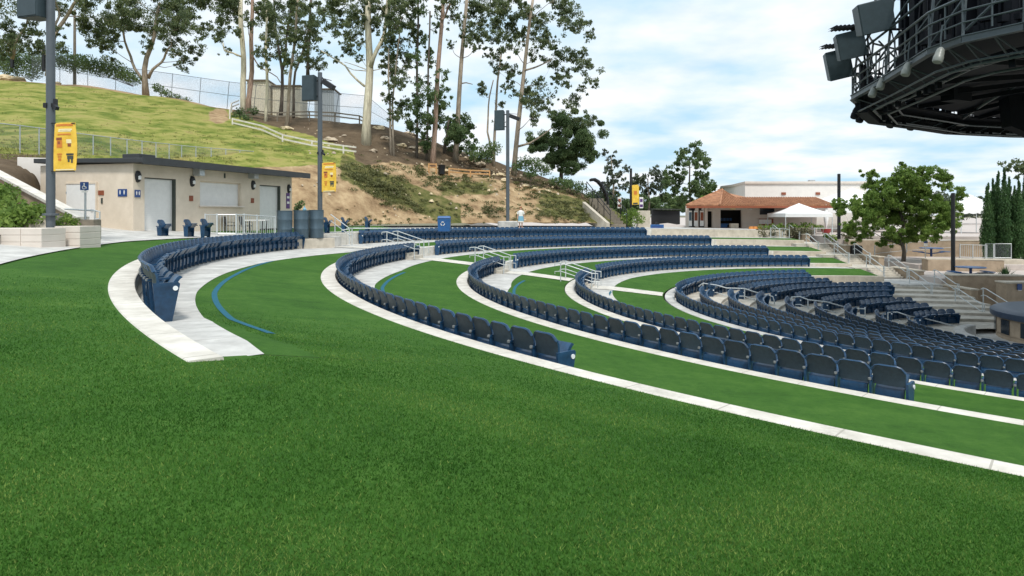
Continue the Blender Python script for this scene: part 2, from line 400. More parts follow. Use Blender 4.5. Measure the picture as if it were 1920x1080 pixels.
# kerbs (one solid ring each) and walks
def kerb(k, t0, t1, top=.012, m_=None):
    rows = []
    for t in ths(t0, t1, .5):
        w = kw(k, t); pr = []
        for r, dz in ((RR[k - 1], -.35), (RR[k - 1], top - .012), (RR[k - 1] - .012, top), (RR[k - 1] - w + .012, top), (RR[k - 1] - w, top - .012), (RR[k - 1] - w, -ris(k, t) - .1), (RR[k - 1], -.35)):
            X, Y = rxy(k, r, t); pr.append((X, Y, zk(k, X, Y) + dz))
        rows.append(pr)
    b = MB().grid(rows)
    for row in (rows[0], rows[-1]): b.add(row[:-1], [tuple(range(6))])
    return struct(b.build('kerb', m_ or (M['conc_white'] if k < 5 else M['conc']), smooth=40))
for k in (1, 2, 3, 4, 5):
    tm = tcol(k, RR[k - 1] - KW, (1222, 1343, 1450, 1528, 1528)[k - 1], True)
    kerb(k, TH0, tm, m_=M['conc_beige']); kerb(k, tm, T1END if k == 1 else TH1)
for k in (1, 2, 3, 4):
    ring_sheet('walk', M['conc'], k, TH0, (T1END - .004) if k == 1 else (tcol(2, 30.9, 1075, False) if k == 2 else tcol(3, 26.0, 1722, False) if k == 3 else TH1),
               [lambda t, k=k: RR[k - 1] - kw(k, t) + .003, lambda t, k=k: RR[k - 1] - (kw(k, t) + wwid(k, t)) / 2, lambda t, k=k: RR[k - 1] - wwid(k, t) - .03],
               lambda r, t, k=k: zk(k, *rxy(k, r, t)) - ris(k, t) + .008)
# stepped concrete of the lower bowl
rows = []
for t in ths(R_(72), TH1):
    row = []
    for k in range(5, 14):
        ra = RR[k - 1] - (KW if k == 5 else 0); rb = RR[k] if k < 13 else 4.25
        for r in (ra, rb):
            X, Y = rxy(k, r, t); zz = zk(k, X, Y) - (RIS if k == 5 else 0)
            row.append((X, Y, zz + .01))
    rows.append(row)
struct(MB().grid(rows).build('terrace', M['stair'], smooth=30))
ZORC = zk(13, 24, 29) - .2
struct(MB().lathe((CX[4], CZ[4], ZORC), [(.01, -.2), (17, -.2), (17, 0), (.01, 0)], 64).build('orchestra_floor', M['conc']))
# blue turf lines
def blue(tab, z_of, w=.10):
    rows = []
    for t in ths(R_(tab[0][0]), R_(tab[-1][0]), .4):
        r = lerp(t, tab); rows.append([(*rxy(1, q, t), z_of(q, t) + .008) for q in (r - w / 2, r + w / 2)])
    return struct(MB().grid(rows).build('blue_line_marking', M['line']))
te = math.degrees(tcol(1, 34.6, 512, False))
blue([(183, 33.25), (187, 33.5), (198, 33.9), (206, 34.3), (te, 34.62)], lambda r, t: z_ter(1, r, t), .11)
t_ = R_(te); a = Vector((*rxy(1, 34.6, t_), 0)); b2 = Vector((*rxy(1, 34.95, t_ - .012), 0))
def bl2(k, tab):
    rows = []
    for t in ths(R_(tab[0][0]), R_(tab[-1][0]), .4):
        r = lerp(t, tab); rows.append([(*rxy(k, q, t), z_ter(k, q, t) + .01) for q in (r - .06, r + .06)])
    return struct(MB().grid(rows).build('blue_line_marking', M['line']))
bl2(2, [(181, 28.95), (183.5, 29.07), (193, 29.5), (212, 29.8)])
bl2(3, [(172, 23.9), (185, 24.3), (200, 24.9)])
bl2(4, [(166, 19.7), (175, 19.9), (190, 20.2)])
# promenade behind the first row, plaza and far ground
def z_prom(r, t):
    d = math.degrees(t)
    X, Y = rxy(1, RR[0] + 2.8, t); z0 = zk(1, X, Y) + 2.8 * .075
    base = lerp(t, [(86, -1.55), (100, -1.35), (120, -1.12), (150, -1.08), (170, -1.0), (215, z0)])
    return base + max(0, r - RR[0] - 2.8) * .02
def r_pi(t): return RR[0] + lerp(t, [(86, .05), (150, .05), (168, .05), (176, .2), (184, 1.5), (190, 2.0), (216, 2.05), (258, 2.1)])
def zp(r, t):
    X, Y = rxy(1, r, t); return max(z_out(r, t) + .02, z_prom(r, t)) if r > RR[0] + 2 else zk(1, X, Y) + .02
ring_sheet('promenade', M['conc'], 1, TH0, R_(219), [r_pi, lambda t: r_pi(t) + .6, lambda t: r_pi(t) + 1.6, RR[0] + 4.6, RR[0] + 7.5, RR[0] + 11],
           lambda r, t: zk(1, *rxy(1, r, t)) + .03 + (z_out(r, t) - zk(1, *rxy(1, r, t))) * min(1, max(0, (math.degrees(t) - 150) / 30)))
struct(MB().add([(-1500, -1500, -6.6), (2500, -1500, -6.6), (2500, 3500, -6.6), (-1500, 3500, -6.6)], [(0, 1, 2, 3)]).build('ground', M['earth']))
# plaza on the far right, one slab with its edge walls
pz = [W(1150, 425, 70), W(1480, 440, 70), (29.6, 63.5, 0), (60, 60, 0), (260, 90, 0), (260, 420, 0), (-30, 420, 0), (0, 90, 0)]
struct(MB().prism([(p[0], p[1]) for p in pz], -4.8, -2.06).build('plaza', M['paving']))
struct(MB().prism([(25.5, 44), (70, 44), (70, 66), (25.5, 66)], -6.5, -4.6).build('lower_plaza', M['conc']))
struct(MB().prism([(20, 22), (70, 22), (70, 44.2), (26, 44.2), (22, 40)], -6.55, -5.95).build('side_floor', M['conc']))
# ---------------------------------------------------------------- hillside
HC = {-700: [(500, 9), (470, 11), (330, 19), (200, 34), (60, 52), (-60, 74), (-60, 110)],
      -250: [(466, 14), (440, 16), (340, 23), (270, 36), (225, 46), (140, 76), (150, 110)],
      0: [(440, 18), (415, 19.5), (335, 25), (283, 36), (255, 44), (152, 76), (160, 105)],
      150: [(435, 38), (410, 38.2), (330, 39), (292, 41), (255, 48), (163, 77), (170, 105)],
      300: [(430, 42), (400, 42.4), (330, 44), (300, 47), (262, 54), (183, 78), (190, 105)],
      430: [(428, 45), (400, 45.5), (335, 48), (302, 51), (268, 58), (206, 78), (215, 105)],
      560: [(427, 47), (395, 48), (335, 51), (302, 56), (272, 63), (222, 77), (232, 105)],
      650: [(422, 50), (385, 52), (340, 55), (300, 60), (272, 66), (233, 76), (245, 105)],
      720: [(420, 53), (385, 55), (345, 58), (305, 63), (280, 68), (241, 76), (255, 105)],
      800: [(419, 56), (388, 58), (355, 61), (318, 66), (290, 71), (262, 77), (280, 105)],
      900: [(418, 59.5), (392, 61.5), (365, 64), (338, 68), (318, 72), (297, 77), (318, 105)],
      1000: [(417, 63), (398, 64.5), (380, 67), (358, 70), (342, 74), (327, 78), (345, 105)],
      1080: [(417, 66), (405, 67), (393, 69), (378, 72), (365, 75), (354, 79), (370, 105)],
      1135: [(419, 68), (413, 69), (406, 71), (399, 74), (393, 77), (388, 81), (392, 105)],
      1185: [(424, 71), (422, 72), (421, 73), (419, 76), (417, 79), (414, 83), (410, 105)]}
hk = sorted(HC); NU, NV = 150, 84
def hill_pt(x, v):
    """v in 0..6 runs up the slope"""
    x = max(hk[0], min(hk[-1], x)); i = 0
    while i < len(hk) - 2 and hk[i + 1] < x: i += 1
    f = (x - hk[i]) / (hk[i + 1] - hk[i]); f = f * f * (3 - 2 * f) * .5 + f * .5
    j = min(5, int(v)); g = v - j
    def pt(c):
        L = HC[c]
        def P(q):
            q = max(0, min(6, q)); return Vector((L[q][0], L[q][1], 0))
        p0, p1, p2, p3 = P(j - 1), P(j), P(j + 1), P(j + 2)
        a = ((p1 * 2) + (p2 - p0) * g + (p0 * 2 - p1 * 5 + p2 * 4 - p3) * g * g + (p1 * 3 - p0 - p2 * 3 + p3) * g ** 3) * .5
        l = p1.lerp(p2, g); return a * .5 + l * .5
    a = pt(hk[i]).lerp(pt(hk[i + 1]), f)
    return W(x, a.x, a.y)
def hill_at(x, y):
    """the hill point seen at photo pixel (x, y) (nearest crossing)"""
    best = None
    for i in range(0, 181):
        v = 5.2 * i / 180; p = hill_pt(x, v); yy = H - F * p.z / p.y
        if yy <= y: return p
        best = p
    return best
rows = []; att = {'grass': [], 'bare': [], 'lush': []}
def sst(a, b, x): t = max(0., min(1., (x - a) / (b - a))); return t * t * (3 - 2 * t)
for iu in range(NU + 1):
    x = hk[0] + (hk[-1] - hk[0]) * iu / NU
    if x < -250: pass
    row = []
    for iv in range(NV + 1):
        v = 6. * iv / NV; p = hill_pt(x, v); y = H - F * p.z / p.y
        q = p * .16; nz = mnoise.fractal(q, .8, 2.1, 5) ; amp = .22 if 0 < v < 5.5 else .0
        if x > 520: amp *= 1.7
        p.z += nz * amp
        row.append(p)
        # lower limit of the grass: a line from (430,300) down-right to (680,300); right limit by the white rail fence
        top = 206 + max(0, (x - 430)) * .33
        g = sst(690, 640, x) * (1 - sst(308, 318, y) if x > 440 else 1.)
        fy = 212 + (x - 432) * .30 if x > 432 else -999
        g *= sst(fy - 6, fy + 4, y)
        pth = 1 - sst(0, 38, abs(x - 410)) ; g *= 1 - .9 * pth * sst(198, 214, y) * (1 - sst(226, 240, y))
        if v > 5.02: g = 0
        bare = sst(fy + 6, fy - 2, y) if x > 432 else 0
        if x < 135 and y > 283: g *= 1 - sst(283, 290, y); bare = 1.
        if x > 660: bare = sst(322, 292, y - max(0, x - 800) * .22)
        if x > 1000: bare *= .7
        lu = .0
        if x > 640:
            c = 312 + (x - 650) * .42; lu = max(lu, 1 - sst(14, 38, abs(y - c - 5)) if x < 860 else 0)
            lu = max(lu, .75 * (1 - sst(8, 24, abs(y - 352))) * sst(800, 840, x) * (1 - sst(900, 960, x)))
            lu = max(lu, .8 * (1 - sst(14, 34, abs(y - 385 - (x - 1040) * .15))) * sst(960, 1040, x))
        att['grass'].append(g); att['bare'].append(bare); att['lush'].append(lu)
    rows.append(row)
hb = MB().grid(rows); hill = struct(hb.build('hillside', M['hill'], smooth=True))
for nm, vals in att.items():
    A = hill.data.attributes.new(nm, 'FLOAT', 'POINT'); A.data.foreach_set('value', vals)
# ================================================================ stadium seats
def seat_back():
    b = MB(); NX, NZ = 8, 7; W2 = .255
    def P(i, j, back):
        u = -1 + 2 * i / NX; q = j / NZ
        z = .525 + .335 * q
        hw = W2 * (.93 + .07 * q)
        if q > .72: hw *= math.sqrt(max(0, 1 - ((q - .72) / .28) ** 2 * .30 ** 2)) if False else 1
        x = u * hw
        zc = z - (.10 * max(0, abs(u) - .55) ** 2 / .2025) * (q ** 3)       # rounded top corners
        y = -.015 - .085 * q + .055 * u * u * (.4 + .6 * q) + .02 * math.sin(math.pi * q)
        lip = .016 if j == NZ else 0
        y += (-.020 - lip * .8) if back else (.012 + lip)
        return (x, y, zc)
    for back in (False, True):
        b.cur = 1 if back else 0
        b.grid([[P(i, j, back) for i in range(NX + 1)] for j in range(NZ + 1)])
    b.cur = 0
    for j in range(NZ):
        for i in (0, NX): b.add([P(i, j, 0), P(i, j + 1, 0), P(i, j + 1, 1), P(i, j, 1)], [(0, 1, 2, 3)])
    for i in range(NX):
        for j in (0, NZ): b.add([P(i, j, 0), P(i + 1, j, 0), P(i + 1, j, 1), P(i, j, 1)], [(0, 1, 2, 3)])
    # rolled top rim
    b.tube([Vector(P(i, NZ, 1)).lerp(Vector(P(i, NZ, 0)), .5) + Vector((0, 0, -.004)) for i in range(NX + 1)], .021, 6)
    return b
def seat_pan():
    b = MB(); pr = [(-.05, .30), (-.055, .42), (-.04, .485), (.03, .515), (.11, .55), (.19, .68), (.225, .71)]
    fr = [(y + .05 * (1 if z > .4 else .7), z - .02) for y, z in pr]
    for s in (0, 1):
        rows = []
        for (y, z) in (pr if s == 0 else fr):
            rows.append([(u * .215, y + (.02 * u * u), z) for u in (-1, -.6, 0, .6, 1)])
        b.grid(rows)
    for k in range(len(pr) - 1):
        for u in (-1, 1):
            x = u * .215; b.add([(x, pr[k][0] + .02, pr[k][1]), (x, pr[k + 1][0] + .02, pr[k + 1][1]), (x, fr[k + 1][0] + .02, fr[k + 1][1]), (x, fr[k][0] + .02, fr[k][1])], [(0, 1, 2, 3)])
    for k in (0, len(pr) - 1):
        for u0, u1 in ((-1, -.6), (-.6, 0), (0, .6), (.6, 1)):
            b.add([(u0 * .215, pr[k][0] + .02 * u0 * u0, pr[k][1]), (u1 * .215, pr[k][0] + .02 * u1 * u1, pr[k][1]), (u1 * .215, fr[k][0] + .02 * u1 * u1, fr[k][1]), (u0 * .215, fr[k][0] + .02 * u0 * u0, fr[k][1])], [(0, 1, 2, 3)])
    b.box((0, .03, .235), (.47, .05, .20))
    return b
def seat_arm(x=-.27):
    b = MB(); b.cur = 0
    b.plate([(x - .016, -.03, 0), (x - .016, .10, 0), (x - .016, .13, .58), (x - .016, -.07, .58)], .032)
    b.hexa([(x - .027, -.09, .585), (x + .027, -.09, .585), (x + .024, .27, .60), (x - .024, .27, .60), (x - .027, -.09, .615), (x + .027, -.09, .615), (x + .024, .27, .635), (x - .024, .27, .635)])
    b.cur = 1; b.lathe((x, -.085, .60), [(.001, -.02), (.028, -.012), (.028, .02), (.001, .03)], 8); b.box((x, 0.03, .012), (.07, .16, .02))
    return b
def seat_end(x):
    b = MB(); s = 1 if x > 0 else -1
    p = [(x - .02, -.02, 0.0), (x - .02, .19, 0.0), (x - .02, .30, .57), (x - .02, .275, .60), (x - .02, -.07, .595), (x - .02, -.06, .5)]
    b.plate(p, .04); return b
def end_lamp(x):
    b = MB(); s = 1 if x > 0 else -1; c = Vector((x + s * .022, .235, .51)); n = 12
    ring = [c + Vector((s * .012, .036 * math.cos(2 * math.pi * i / n), .036 * math.sin(2 * math.pi * i / n))) for i in range(n)]
    rb = [p - Vector((s * .014, 0, 0)) for p in ring]
    b.add(ring + rb, [tuple(range(n))] + [(i, (i + 1) % n, n + (i + 1) % n, n + i) for i in range(n)]); return b
NV2 = [M['navy'], M['navy_back']]; NV3 = [M['navy'], M['bracket']]
me_back = seat_back().mesh('backrest', NV2, 45); me_pan = seat_pan().mesh('seat', M['navy'], 45)
me_arm = seat_arm().mesh('armrest', NV3, 35); me_arm2 = seat_arm(.27).mesh('armrest', NV3, 35)
me_end = {s: seat_end(s * .275).mesh('end_panel', M['navy'], 35) for s in (-1, 1)}
me_lamp = {s: end_lamp(s * .275).mesh('aisle_light', M['white_light'], 35) for s in (-1, 1)}
# rows: (ring, radius of the seats, start angle, end angle, description, counted from which end, end panels)
SO = .58
def trow(k, off=SO): return RR[k - 1] - off
rows = []
rows.append((1, tcol(1, trow(1), 562, True), tcol(1, trow(1) + .1, 281, False), 'leftmost curved row', 1))
rows.append((2, tcol(2, trow(2), 778, True), tcol(2, trow(2) + .1, 1041, False), 'second curved row from left', 1))
rows.append((3, tcol(3, trow(3), 938, True), tcol(3, trow(3) + .1, 1699, False), 'third curved row from left', 1))
rows.append((4, tcol(4, trow(4), 1106, True), R_(246), 'fourth curved row from left', 0))
for k, a, b_, nm in ((1, 674, 1210, 'hindmost far row'), (2, 817, 1331, 'second far row from the back'),
                     (3, 964, 1438, 'third far row from the back'), (4, 1118, 1515, 'fourth far row from the back')):
    rows.append((k, tcol(k, trow(k), b_, True), tcol(k, trow(k), a, True), nm, 2))
starts = [1270, 1330, 1387, 1447, 1493, 1543, 1614, 1664, 1716]; ends = [1512, 1522, 1556, 1672, 1668, 1669, 1712, 1742, 1792]
onm = ['fifth', 'sixth', 'seventh', 'eighth', 'ninth', 'tenth', 'eleventh', 'twelfth', 'thirteenth']
AISLE = []
for i in range(9):
    k = 5 + i; r = trow(k) if k == 5 else RR[k - 1] - .42
    t0 = tcol(k, r, ends[i], True); t1 = tcol(k, r, starts[i], True)
    rows.append((k, t0, t1, f'{onm[i]} row in the far block', 2))
    rows.append((k, t1 + 1.45 / r, R_(250), f'{onm[i]} row in the near block', 0))
    AISLE.append((k, t1 + .72 / r))
cand = []
for ri, (k, ta, tb, nm, mode) in enumerate(rows):
    r = trow(k) if k <= 5 else RR[k - 1] - .42
    n = max(2, int(round((tb - ta) * r / .54)))
    for i in range(n):
        t = ta + (tb - ta) * (i + .5) / n
        X, Y = rxy(k, r, t); Z = zk(k, X, Y) - (ris(k, t) if k <= 5 else .145) + .012
        px = 960 + F * X / Y if Y > 1 else 9e9
        if not (Y > 1.5 and -60 < px < 2060): 
            vis = 0
        else: vis = 1
        # how much of it shows: lower, nearer rows of the near block hide behind the rows before them
        w = 1.0
        if mode == 0 and k >= 5: w = .30
        if k == 4 and mode == 0: w = .7
        cand.append((vis * w * (F / max(Y, 1)) ** 2, ri, i, n, t, X, Y, Z))
cand.sort(key=lambda q: -q[0]); shown = {(c[1], c[2]) for c in cand[:300]}
UN = 'zeroth first second third fourth fifth sixth seventh eighth ninth tenth eleventh twelfth thirteenth fourteenth fifteenth sixteenth seventeenth eighteenth nineteenth'.split()
TE = ['', '', 'twent', 'thirt', 'fort', 'fift', 'sixt', 'sevent', 'eight', 'ninet']
def ordinal(n):
    if n < 20: return UN[n]
    t, u = divmod(n, 10); return TE[t] + 'ieth' if u == 0 else TE[t] + 'y-' + UN[u]
FROM = {0: 'from aisle end', 1: 'from grass end', 2: 'from aisle end'}
proto = {}
def link_copy(src, parent):
    c = src.copy(); C.objects.link(c); c.parent = parent; return c
def new_seat(side):
    root = thing('stadium_seat', 'navy seat', 'seat')
    for nm, me in (('backrest', me_back), ('seat', me_pan)):
        o = bpy.data.objects.new(nm, me); C.objects.link(o); o.parent = root
    if side != 'left':
        o = bpy.data.objects.new('armrest', me_arm); C.objects.link(o); o.parent = root
    for s, nm in ((-1, 'left'), (1, 'right')):
        if side == nm:
            o = bpy.data.objects.new('end_panel', me_end[s]); C.objects.link(o); o.parent = root
            l = bpy.data.objects.new('aisle_light', me_lamp[s]); C.objects.link(l); l.parent = o
    return root
def copy_tree(o, parent=None):
    c = o.copy(); C.objects.link(c); c.parent = parent
    for ch in o.children: copy_tree(ch, c)
    return c
stuff_v, stuff_f, stuff_m = [], [], []
def me_np(me):
    v = np.empty(len(me.vertices) * 3, np.float32); me.vertices.foreach_get('co', v)
    return v.reshape(-1, 3), [tuple(p.vertices) for p in me.polygons], [p.material_index for p in me.polygons]
MN = {id(m): me_np(m) for m in [me_back, me_pan, me_arm, me_end[-1], me_end[1], me_lamp[-1], me_lamp[1]]}
mat_map = {id(me_back): (0, 1), id(me_pan): (0, 0), id(me_arm): (0, 2), id(me_end[-1]): (0, 0), id(me_end[1]): (0, 0), id(me_lamp[-1]): (3, 3), id(me_lamp[1]): (3, 3)}
so = 0
for (sz, ri, i, n, t, X, Y, Z) in cand:
    k, ta, tb, nm, mode = rows[ri]
    rz = t + math.pi / 2            # local +Y faces the centre of the bowl
    # local +X points to smaller angle or larger? tangent of increasing t is (-sin, cos)
    first, last = i == 0, i == n - 1
    near_last = tb                  # end of the row with the largest angle
    # rotation by t+90deg sends local +Y to (-cos t, -sin t) (inward) and local +X to (-sin t, cos t) (increasing t)
    side = 'right' if last else 'left' if first else ''
    if (ri, i) in shown and sz > 0:
        if side not in proto: proto[side] = new_seat(side); root = proto[side]
        else: root = copy_tree(proto[side])
        root.location = (X, Y, Z); root.rotation_euler = (0, 0, rz + random.uniform(-.02, .02))
        cnt = (n - i) if mode in (1, 2) else (i + 1)
        lab = f'navy seat, {ordinal(cnt)} {FROM[mode]} of {nm}'
        for ch in root.children:
            if ch.name.startswith('seat'): ch.rotation_euler.x = random.uniform(-.09, .03)
        tag(root, lab, 'seat', 'navy seats in curved rows')
    else:
        if Y < -6: continue
        c, s = math.cos(rz), math.sin(rz)
        Mx = np.array([[c, s, 0], [-s, c, 0], [0, 0, 1]], np.float32)
        parts = [me_back, me_pan] + ([me_arm] if side != 'left' else []) + ([me_end[1], me_lamp[1]] if side == 'right' else [me_end[-1], me_lamp[-1]] if side == 'left' else [])
        for me in parts:
            v, f, mi = MN[id(me)]
            stuff_v.append(v @ Mx + np.array([X, Y, Z], np.float32))
            stuff_f += [tuple(a + so for a in q) for q in f]; mm = mat_map[id(me)]; stuff_m += [mm[a] for a in mi]
            so += len(v)
me = bpy.data.meshes.new('stadium_seats'); me.from_pydata(np.concatenate(stuff_v).tolist(), [], stuff_f)
for q in (M['navy'], M['navy_back'], M['bracket'], M['white_light']): me.materials.append(q)
me.polygons.foreach_set('material_index', stuff_m); me.polygons.foreach_set('use_smooth', [True] * len(stuff_f))
me.set_sharp_from_angle(angle=R_(42))
bm = bmesh.new(); bm.from_mesh(me); bmesh.ops.recalc_face_normals(bm, faces=bm.faces); bm.to_mesh(me); bm.free()
o = bpy.data.objects.new('stadium_seats', me); C.objects.link(o); struct(o, 'stuff')
tag(o, 'remaining navy stadium seats filling the lower rows of the bowl', 'seats')
# free-standing seats on the promenade (profile view)
def lone(x, y, d, lab, rz=-math.pi / 2, s=1.0):
    p = W(x, y, d); root = thing('single_seat', lab, 'seat', p, 'single navy seats set apart', rz)
    for nm, me in (('backrest', me_back), ('seat', me_pan), ('armrest', me_arm), ('armrest', me_arm2)):
        q = bpy.data.objects.new(nm, me); C.objects.link(q); q.parent = root
    return root
lone(304, 452, 27.5, 'navy single seat at the left, standing before the tall roll-up shutter')
lone(353, 450, 28.3, 'navy single seat, left of the pair beside the patio railing')
lone(384, 449, 28.3, 'navy single seat, right of the pair beside the patio railing')
lone(612, 437, 37, 'navy single seat partly hidden behind the rightmost blue-grey drum')
lone(644, 436, 38, 'navy single seat between the drums and the hindmost row')
lone(688, 434, 39.5, 'navy single seat just behind the hindmost row, below the slope')
lone(1536, 515, 55, 'navy single seat on the grass strip, left of the far pair', R_(150))
lone(1566, 519, 54, 'navy single seat on the grass strip, right of the far pair', R_(150))
# ---------------------------------------------------------------- aisle paths, steps and handrails
def aisle(k, t, w, lab, rl=True):
    """two steps down through kerb k at angle t plus the concrete path on to the next kerb"""
    b = MB(); r0 = RR[k - 1] - KW
    X, Y = rxy(k, RR[k - 1], t); z0 = zk(k, X, Y)
    u = Vector((-math.sin(t), math.cos(t), 0)); inn = Vector((-math.cos(t), -math.sin(t), 0))
    for i in range(2):
        c = Vector((*rxy(k, r0 - .16 - .32 * i, t), 0)); h = ris(k, t) * (2 - i) / 3 + .012
        b.box((c.x, c.y, z0 - ris(k, t) - .15 + (h + .15) / 2), (w, .32 if i else .32, h + .15), t + math.pi / 2)
    tag(b.build('aisle_steps', M['stair'], bevel=.01), lab, 'steps', 'short steps down through the kerbs')
    rows = []
    for q in ths(0, 1, .1):
        pass
    n = 8
    for i in range(n + 1):
        r = (RR[k - 1] - 1.0) + (RR[k] + .02 - RR[k - 1] + 1.0) * i / n; row = []
        for s in (-.5, 0, .5):
            tt = t + s * w / r; zz = z_ter(k, r, tt) if r < RR[k - 1] - wwid(k, tt) else zk(k, *rxy(k, r, tt)) - ris(k, tt) + .01
            row.append((*rxy(k, r, tt), zz + .02))
        rows.append(row)
    struct(MB().grid(rows).build('aisle_path', M['conc_white'], smooth=True))
def handrail(pts, lab, posts, drop=.9, mid=.45, r=.026, group='pale steel handrails', mt='rail', name='handrail'):
    """a bent top tube, a lower tube and posts down to the ground"""
    t = thing(name, lab, 'handrail', Vector(pts[0]) - Vector((0, 0, drop)), group); o = Vector(t.location)
    P = [Vector(p) - o for p in pts]
    MB().tube(P, r).build('top_rail', M[mt], t, smooth=40)
    if mid: MB().tube([p - Vector((0, 0, mid)) for p in P], r * .8).build('lower_rail', M[mt], t, smooth=40)
    for q in posts:
        q = Vector(q) - o
        MB().tube([q, q - Vector((0, 0, drop + .03))], r).build('post', M[mt], t, smooth=40)
    return t
AT = {1: tcol(1, 34.5, 640, True), 2: tcol(2, 30, 797, True), 3: tcol(3, 25.5, 951, True), 4: tcol(4, 20.8, 1112, True)}
for k, nm in ((1, 'pale concrete steps beside the low wall with the drums'), (2, 'pale concrete steps at the far end of the second curved row'),
              (3, 'pale concrete steps at the far end of the third curved row'), (4, 'pale concrete steps at the short end of the fourth curved row')):
    aisle(k, AT[k], 1.5, nm)
    if k > 1:
        for s, w2 in ((-1, 'farther'), (1, 'nearer')):
            tt = AT[k] + s * .72 / RR[k - 1]
            P = []
            for dr, dz in ((.75, .95), (.45, .98), (-1.15, .50), (-1.45, .50)):
                r = RR[k - 1] + dr; X, Y = rxy(k, r, tt); P.append(Vector((X, Y, zk(k, X, Y) + dz)))
            P2 = [P[0] + Vector((0, 0, -.12))] + P + [P[-1] + Vector((0, 0, -.30))]
            handrail(P2, f'{w2} pale handrail of the steps ending the {({2: "second", 3: "third", 4: "fourth"})[k]} curved row', [P[1], P[2] ], .95, .42)
# rail of the steps by the drums
for x, s, w2 in ((655, 1, 'left'), (705, -1, 'right')):
    pass
a, b_ = W(722, 432, 37), W(790, 451, 34.5)
for k_, (p, q, lab) in enumerate([((705, 432, 38), (770, 452, 35.5), 'pale handrail in front of the left end of the hindmost row'), ((752, 430, 38), (800, 449, 36), 'pale handrail crossing the front of the hindmost row'),
                                 ((838, 424 + 28, 37), (915, 478, 34), 'pale handrail crossing the left end of the second straight row')]): pass
handrail([W(620, 402, 36.5), W(628, 408, 36.4), W(655, 428, 35.2), W(662, 428, 35)], 'pale handrail descending beside the rightmost drum', [W(628, 408, 36.4), W(655, 428, 35.2)], .8, .35)
handrail([W(640, 432, 36.2), W(660, 428, 36.2), W(757, 428, 37.5)], 'long low pale rail along the edge behind the hindmost row', [W(660, 428, 36.2)], .9, 0)
# lower aisle: wavy rails beside the inner rows
for i in range(0, 9):
    k, t = AISLE[i]
    if i < 8:
        b = MB()
        for j in (0,):
            r0 = RR[k - 1] - (.45 if k == 5 else .16); X, Y = rxy(k, r0, t); hz = RIS / 2 if k == 5 else .0725
            b.box((X, Y, zk(k, X, Y) - (RIS if k == 5 else .145) + hz / 2), (1.3, .30, hz + .02), t + math.pi / 2)
        tag(b.build('aisle_step', M['stair']), f'single pale concrete step in the lower aisle at the {onm[i]} row', 'step', 'single steps of the lower aisle')
for n_, (xs, lab) in enumerate([([(1310, 537), (1318, 531), (1345, 535), (1362, 540), (1396, 541), (1414, 547), (1449, 556), (1452, 566)], 'wavy pale aisle rail nearest the fifth curved row'),
                               ([(1481, 570), (1484, 557), (1500, 556), (1515, 562), (1550, 566), (1592, 578), (1622, 579)], 'wavy pale aisle rail in the middle of the lower aisle'),
                               ([(1664, 600), (1665, 586), (1682, 585), (1706, 593), (1730, 596), (1758, 603), (1790, 612)], 'wavy pale aisle rail lowest in the aisle by the orchestra')]):
    d0, d1 = [(37.6, 36.2), (36.2, 35), (35, 34.2)][n_]
    P = [W(x, y, d0 + (d1 - d0) * i / (len(xs) - 1)) for i, (x, y) in enumerate(xs)]
    handrail(P, lab, [P[1], P[len(P) // 2], P[-1]], .86, .42, .032)
# ================================================================ concession building on the left
A = W(250, 437, 28.75); A.z = -.80
B = W(547, 430, 39.7); B.z = -.80
ex = (B - A).normalized(); ey = Vector((-ex.y, ex.x, 0))      # ey points away from the bowl (into the hill)
if ey.x > 0: ey = -ey
LEN = (B - A).length; DEP = 4.5
def bl(u, v, z): return A + ex * u + ey * v + Vector((0, 0, z + .0))
def ucol(x):   # distance along the front wall at photo column x
    a = (x - 960) / F; return (a * A.y - A.x) / (ex.x - a * ex.y)
def zpix(y, u): return -(y - H) * (A.y + ex.y * u) / F - A.z
bld = thing('concession_building', 'low beige stucco concession building with dark flat roof and white roll-up shutters', 'building', A)
def loc(v): return v - A
def bbox(b, u0, u1, v0, v1, z0, z1): return b.hexa([loc(bl(u, v, z)) for z in (z0, z1) for (u, v) in ((u0, v0), (u1, v0), (u1, v1), (u0, v1))])
HT = 2.98
ops = []   # openings: u0, u1, z0, z1
for (x0, x1, y0, y1) in ((271, 330, 331, 436), (375, 453, 338, 382.5), (487, 526, 347, 431)):
    u0, u1 = ucol(x0), ucol(x1); ops.append((u0, u1, max(.0, zpix(y1, (u0 + u1) / 2)), zpix(y0, (u0 + u1) / 2)))
ops[0] = (*ops[0][:2], 0, 2.42); ops[1] = (*ops[1][:2], 1.22, 2.42); ops[2] = (*ops[2][:2], 0, 2.42)
wb = MB(); TW = .28; u = 0
for (u0, u1, z0, z1) in ops:
    bbox(wb, u, u0, 0, TW, -.2, HT); bbox(wb, u0, u1, 0, TW, z1, HT)
    if z0 > .1: bbox(wb, u0, u1, 0, TW, -.2, z0)
    u = u1
bbox(wb, u, LEN, 0, TW, -.2, HT)
bbox(wb, 0, TW, TW, 5.2, -.2, HT); bbox(wb, LEN - TW, LEN, TW, DEP, -.2, HT); bbox(wb, TW, LEN - TW, DEP - TW, DEP, -.2, HT)
wb.build('wall', M['stucco'], bld)
ev = -.75
rf = MB(); rf.hexa([loc(bl(u, v, z)) for dz in (0, .2) for (u, v, z) in ((-.25, ev, HT + dz), (LEN + .7, ev, HT + dz), (LEN + .7, DEP + .4, HT + .1 + dz), (-.25, DEP + .8, HT + .1 + dz))])
roof = rf.build('roof', M['dark'], bld, bevel=.02)
fb = MB(); bbox(fb, -.28, LEN + .73, ev - .04, ev - .001, HT - .05, HT + .26); fb.build('fascia', M['dark'], bld)
vb = MB(); bbox(vb, .1, 1.0, -.2, .7, HT + .2, HT + .42); vb.build('roof_hatch', M['dark'], bld, bevel=.02)
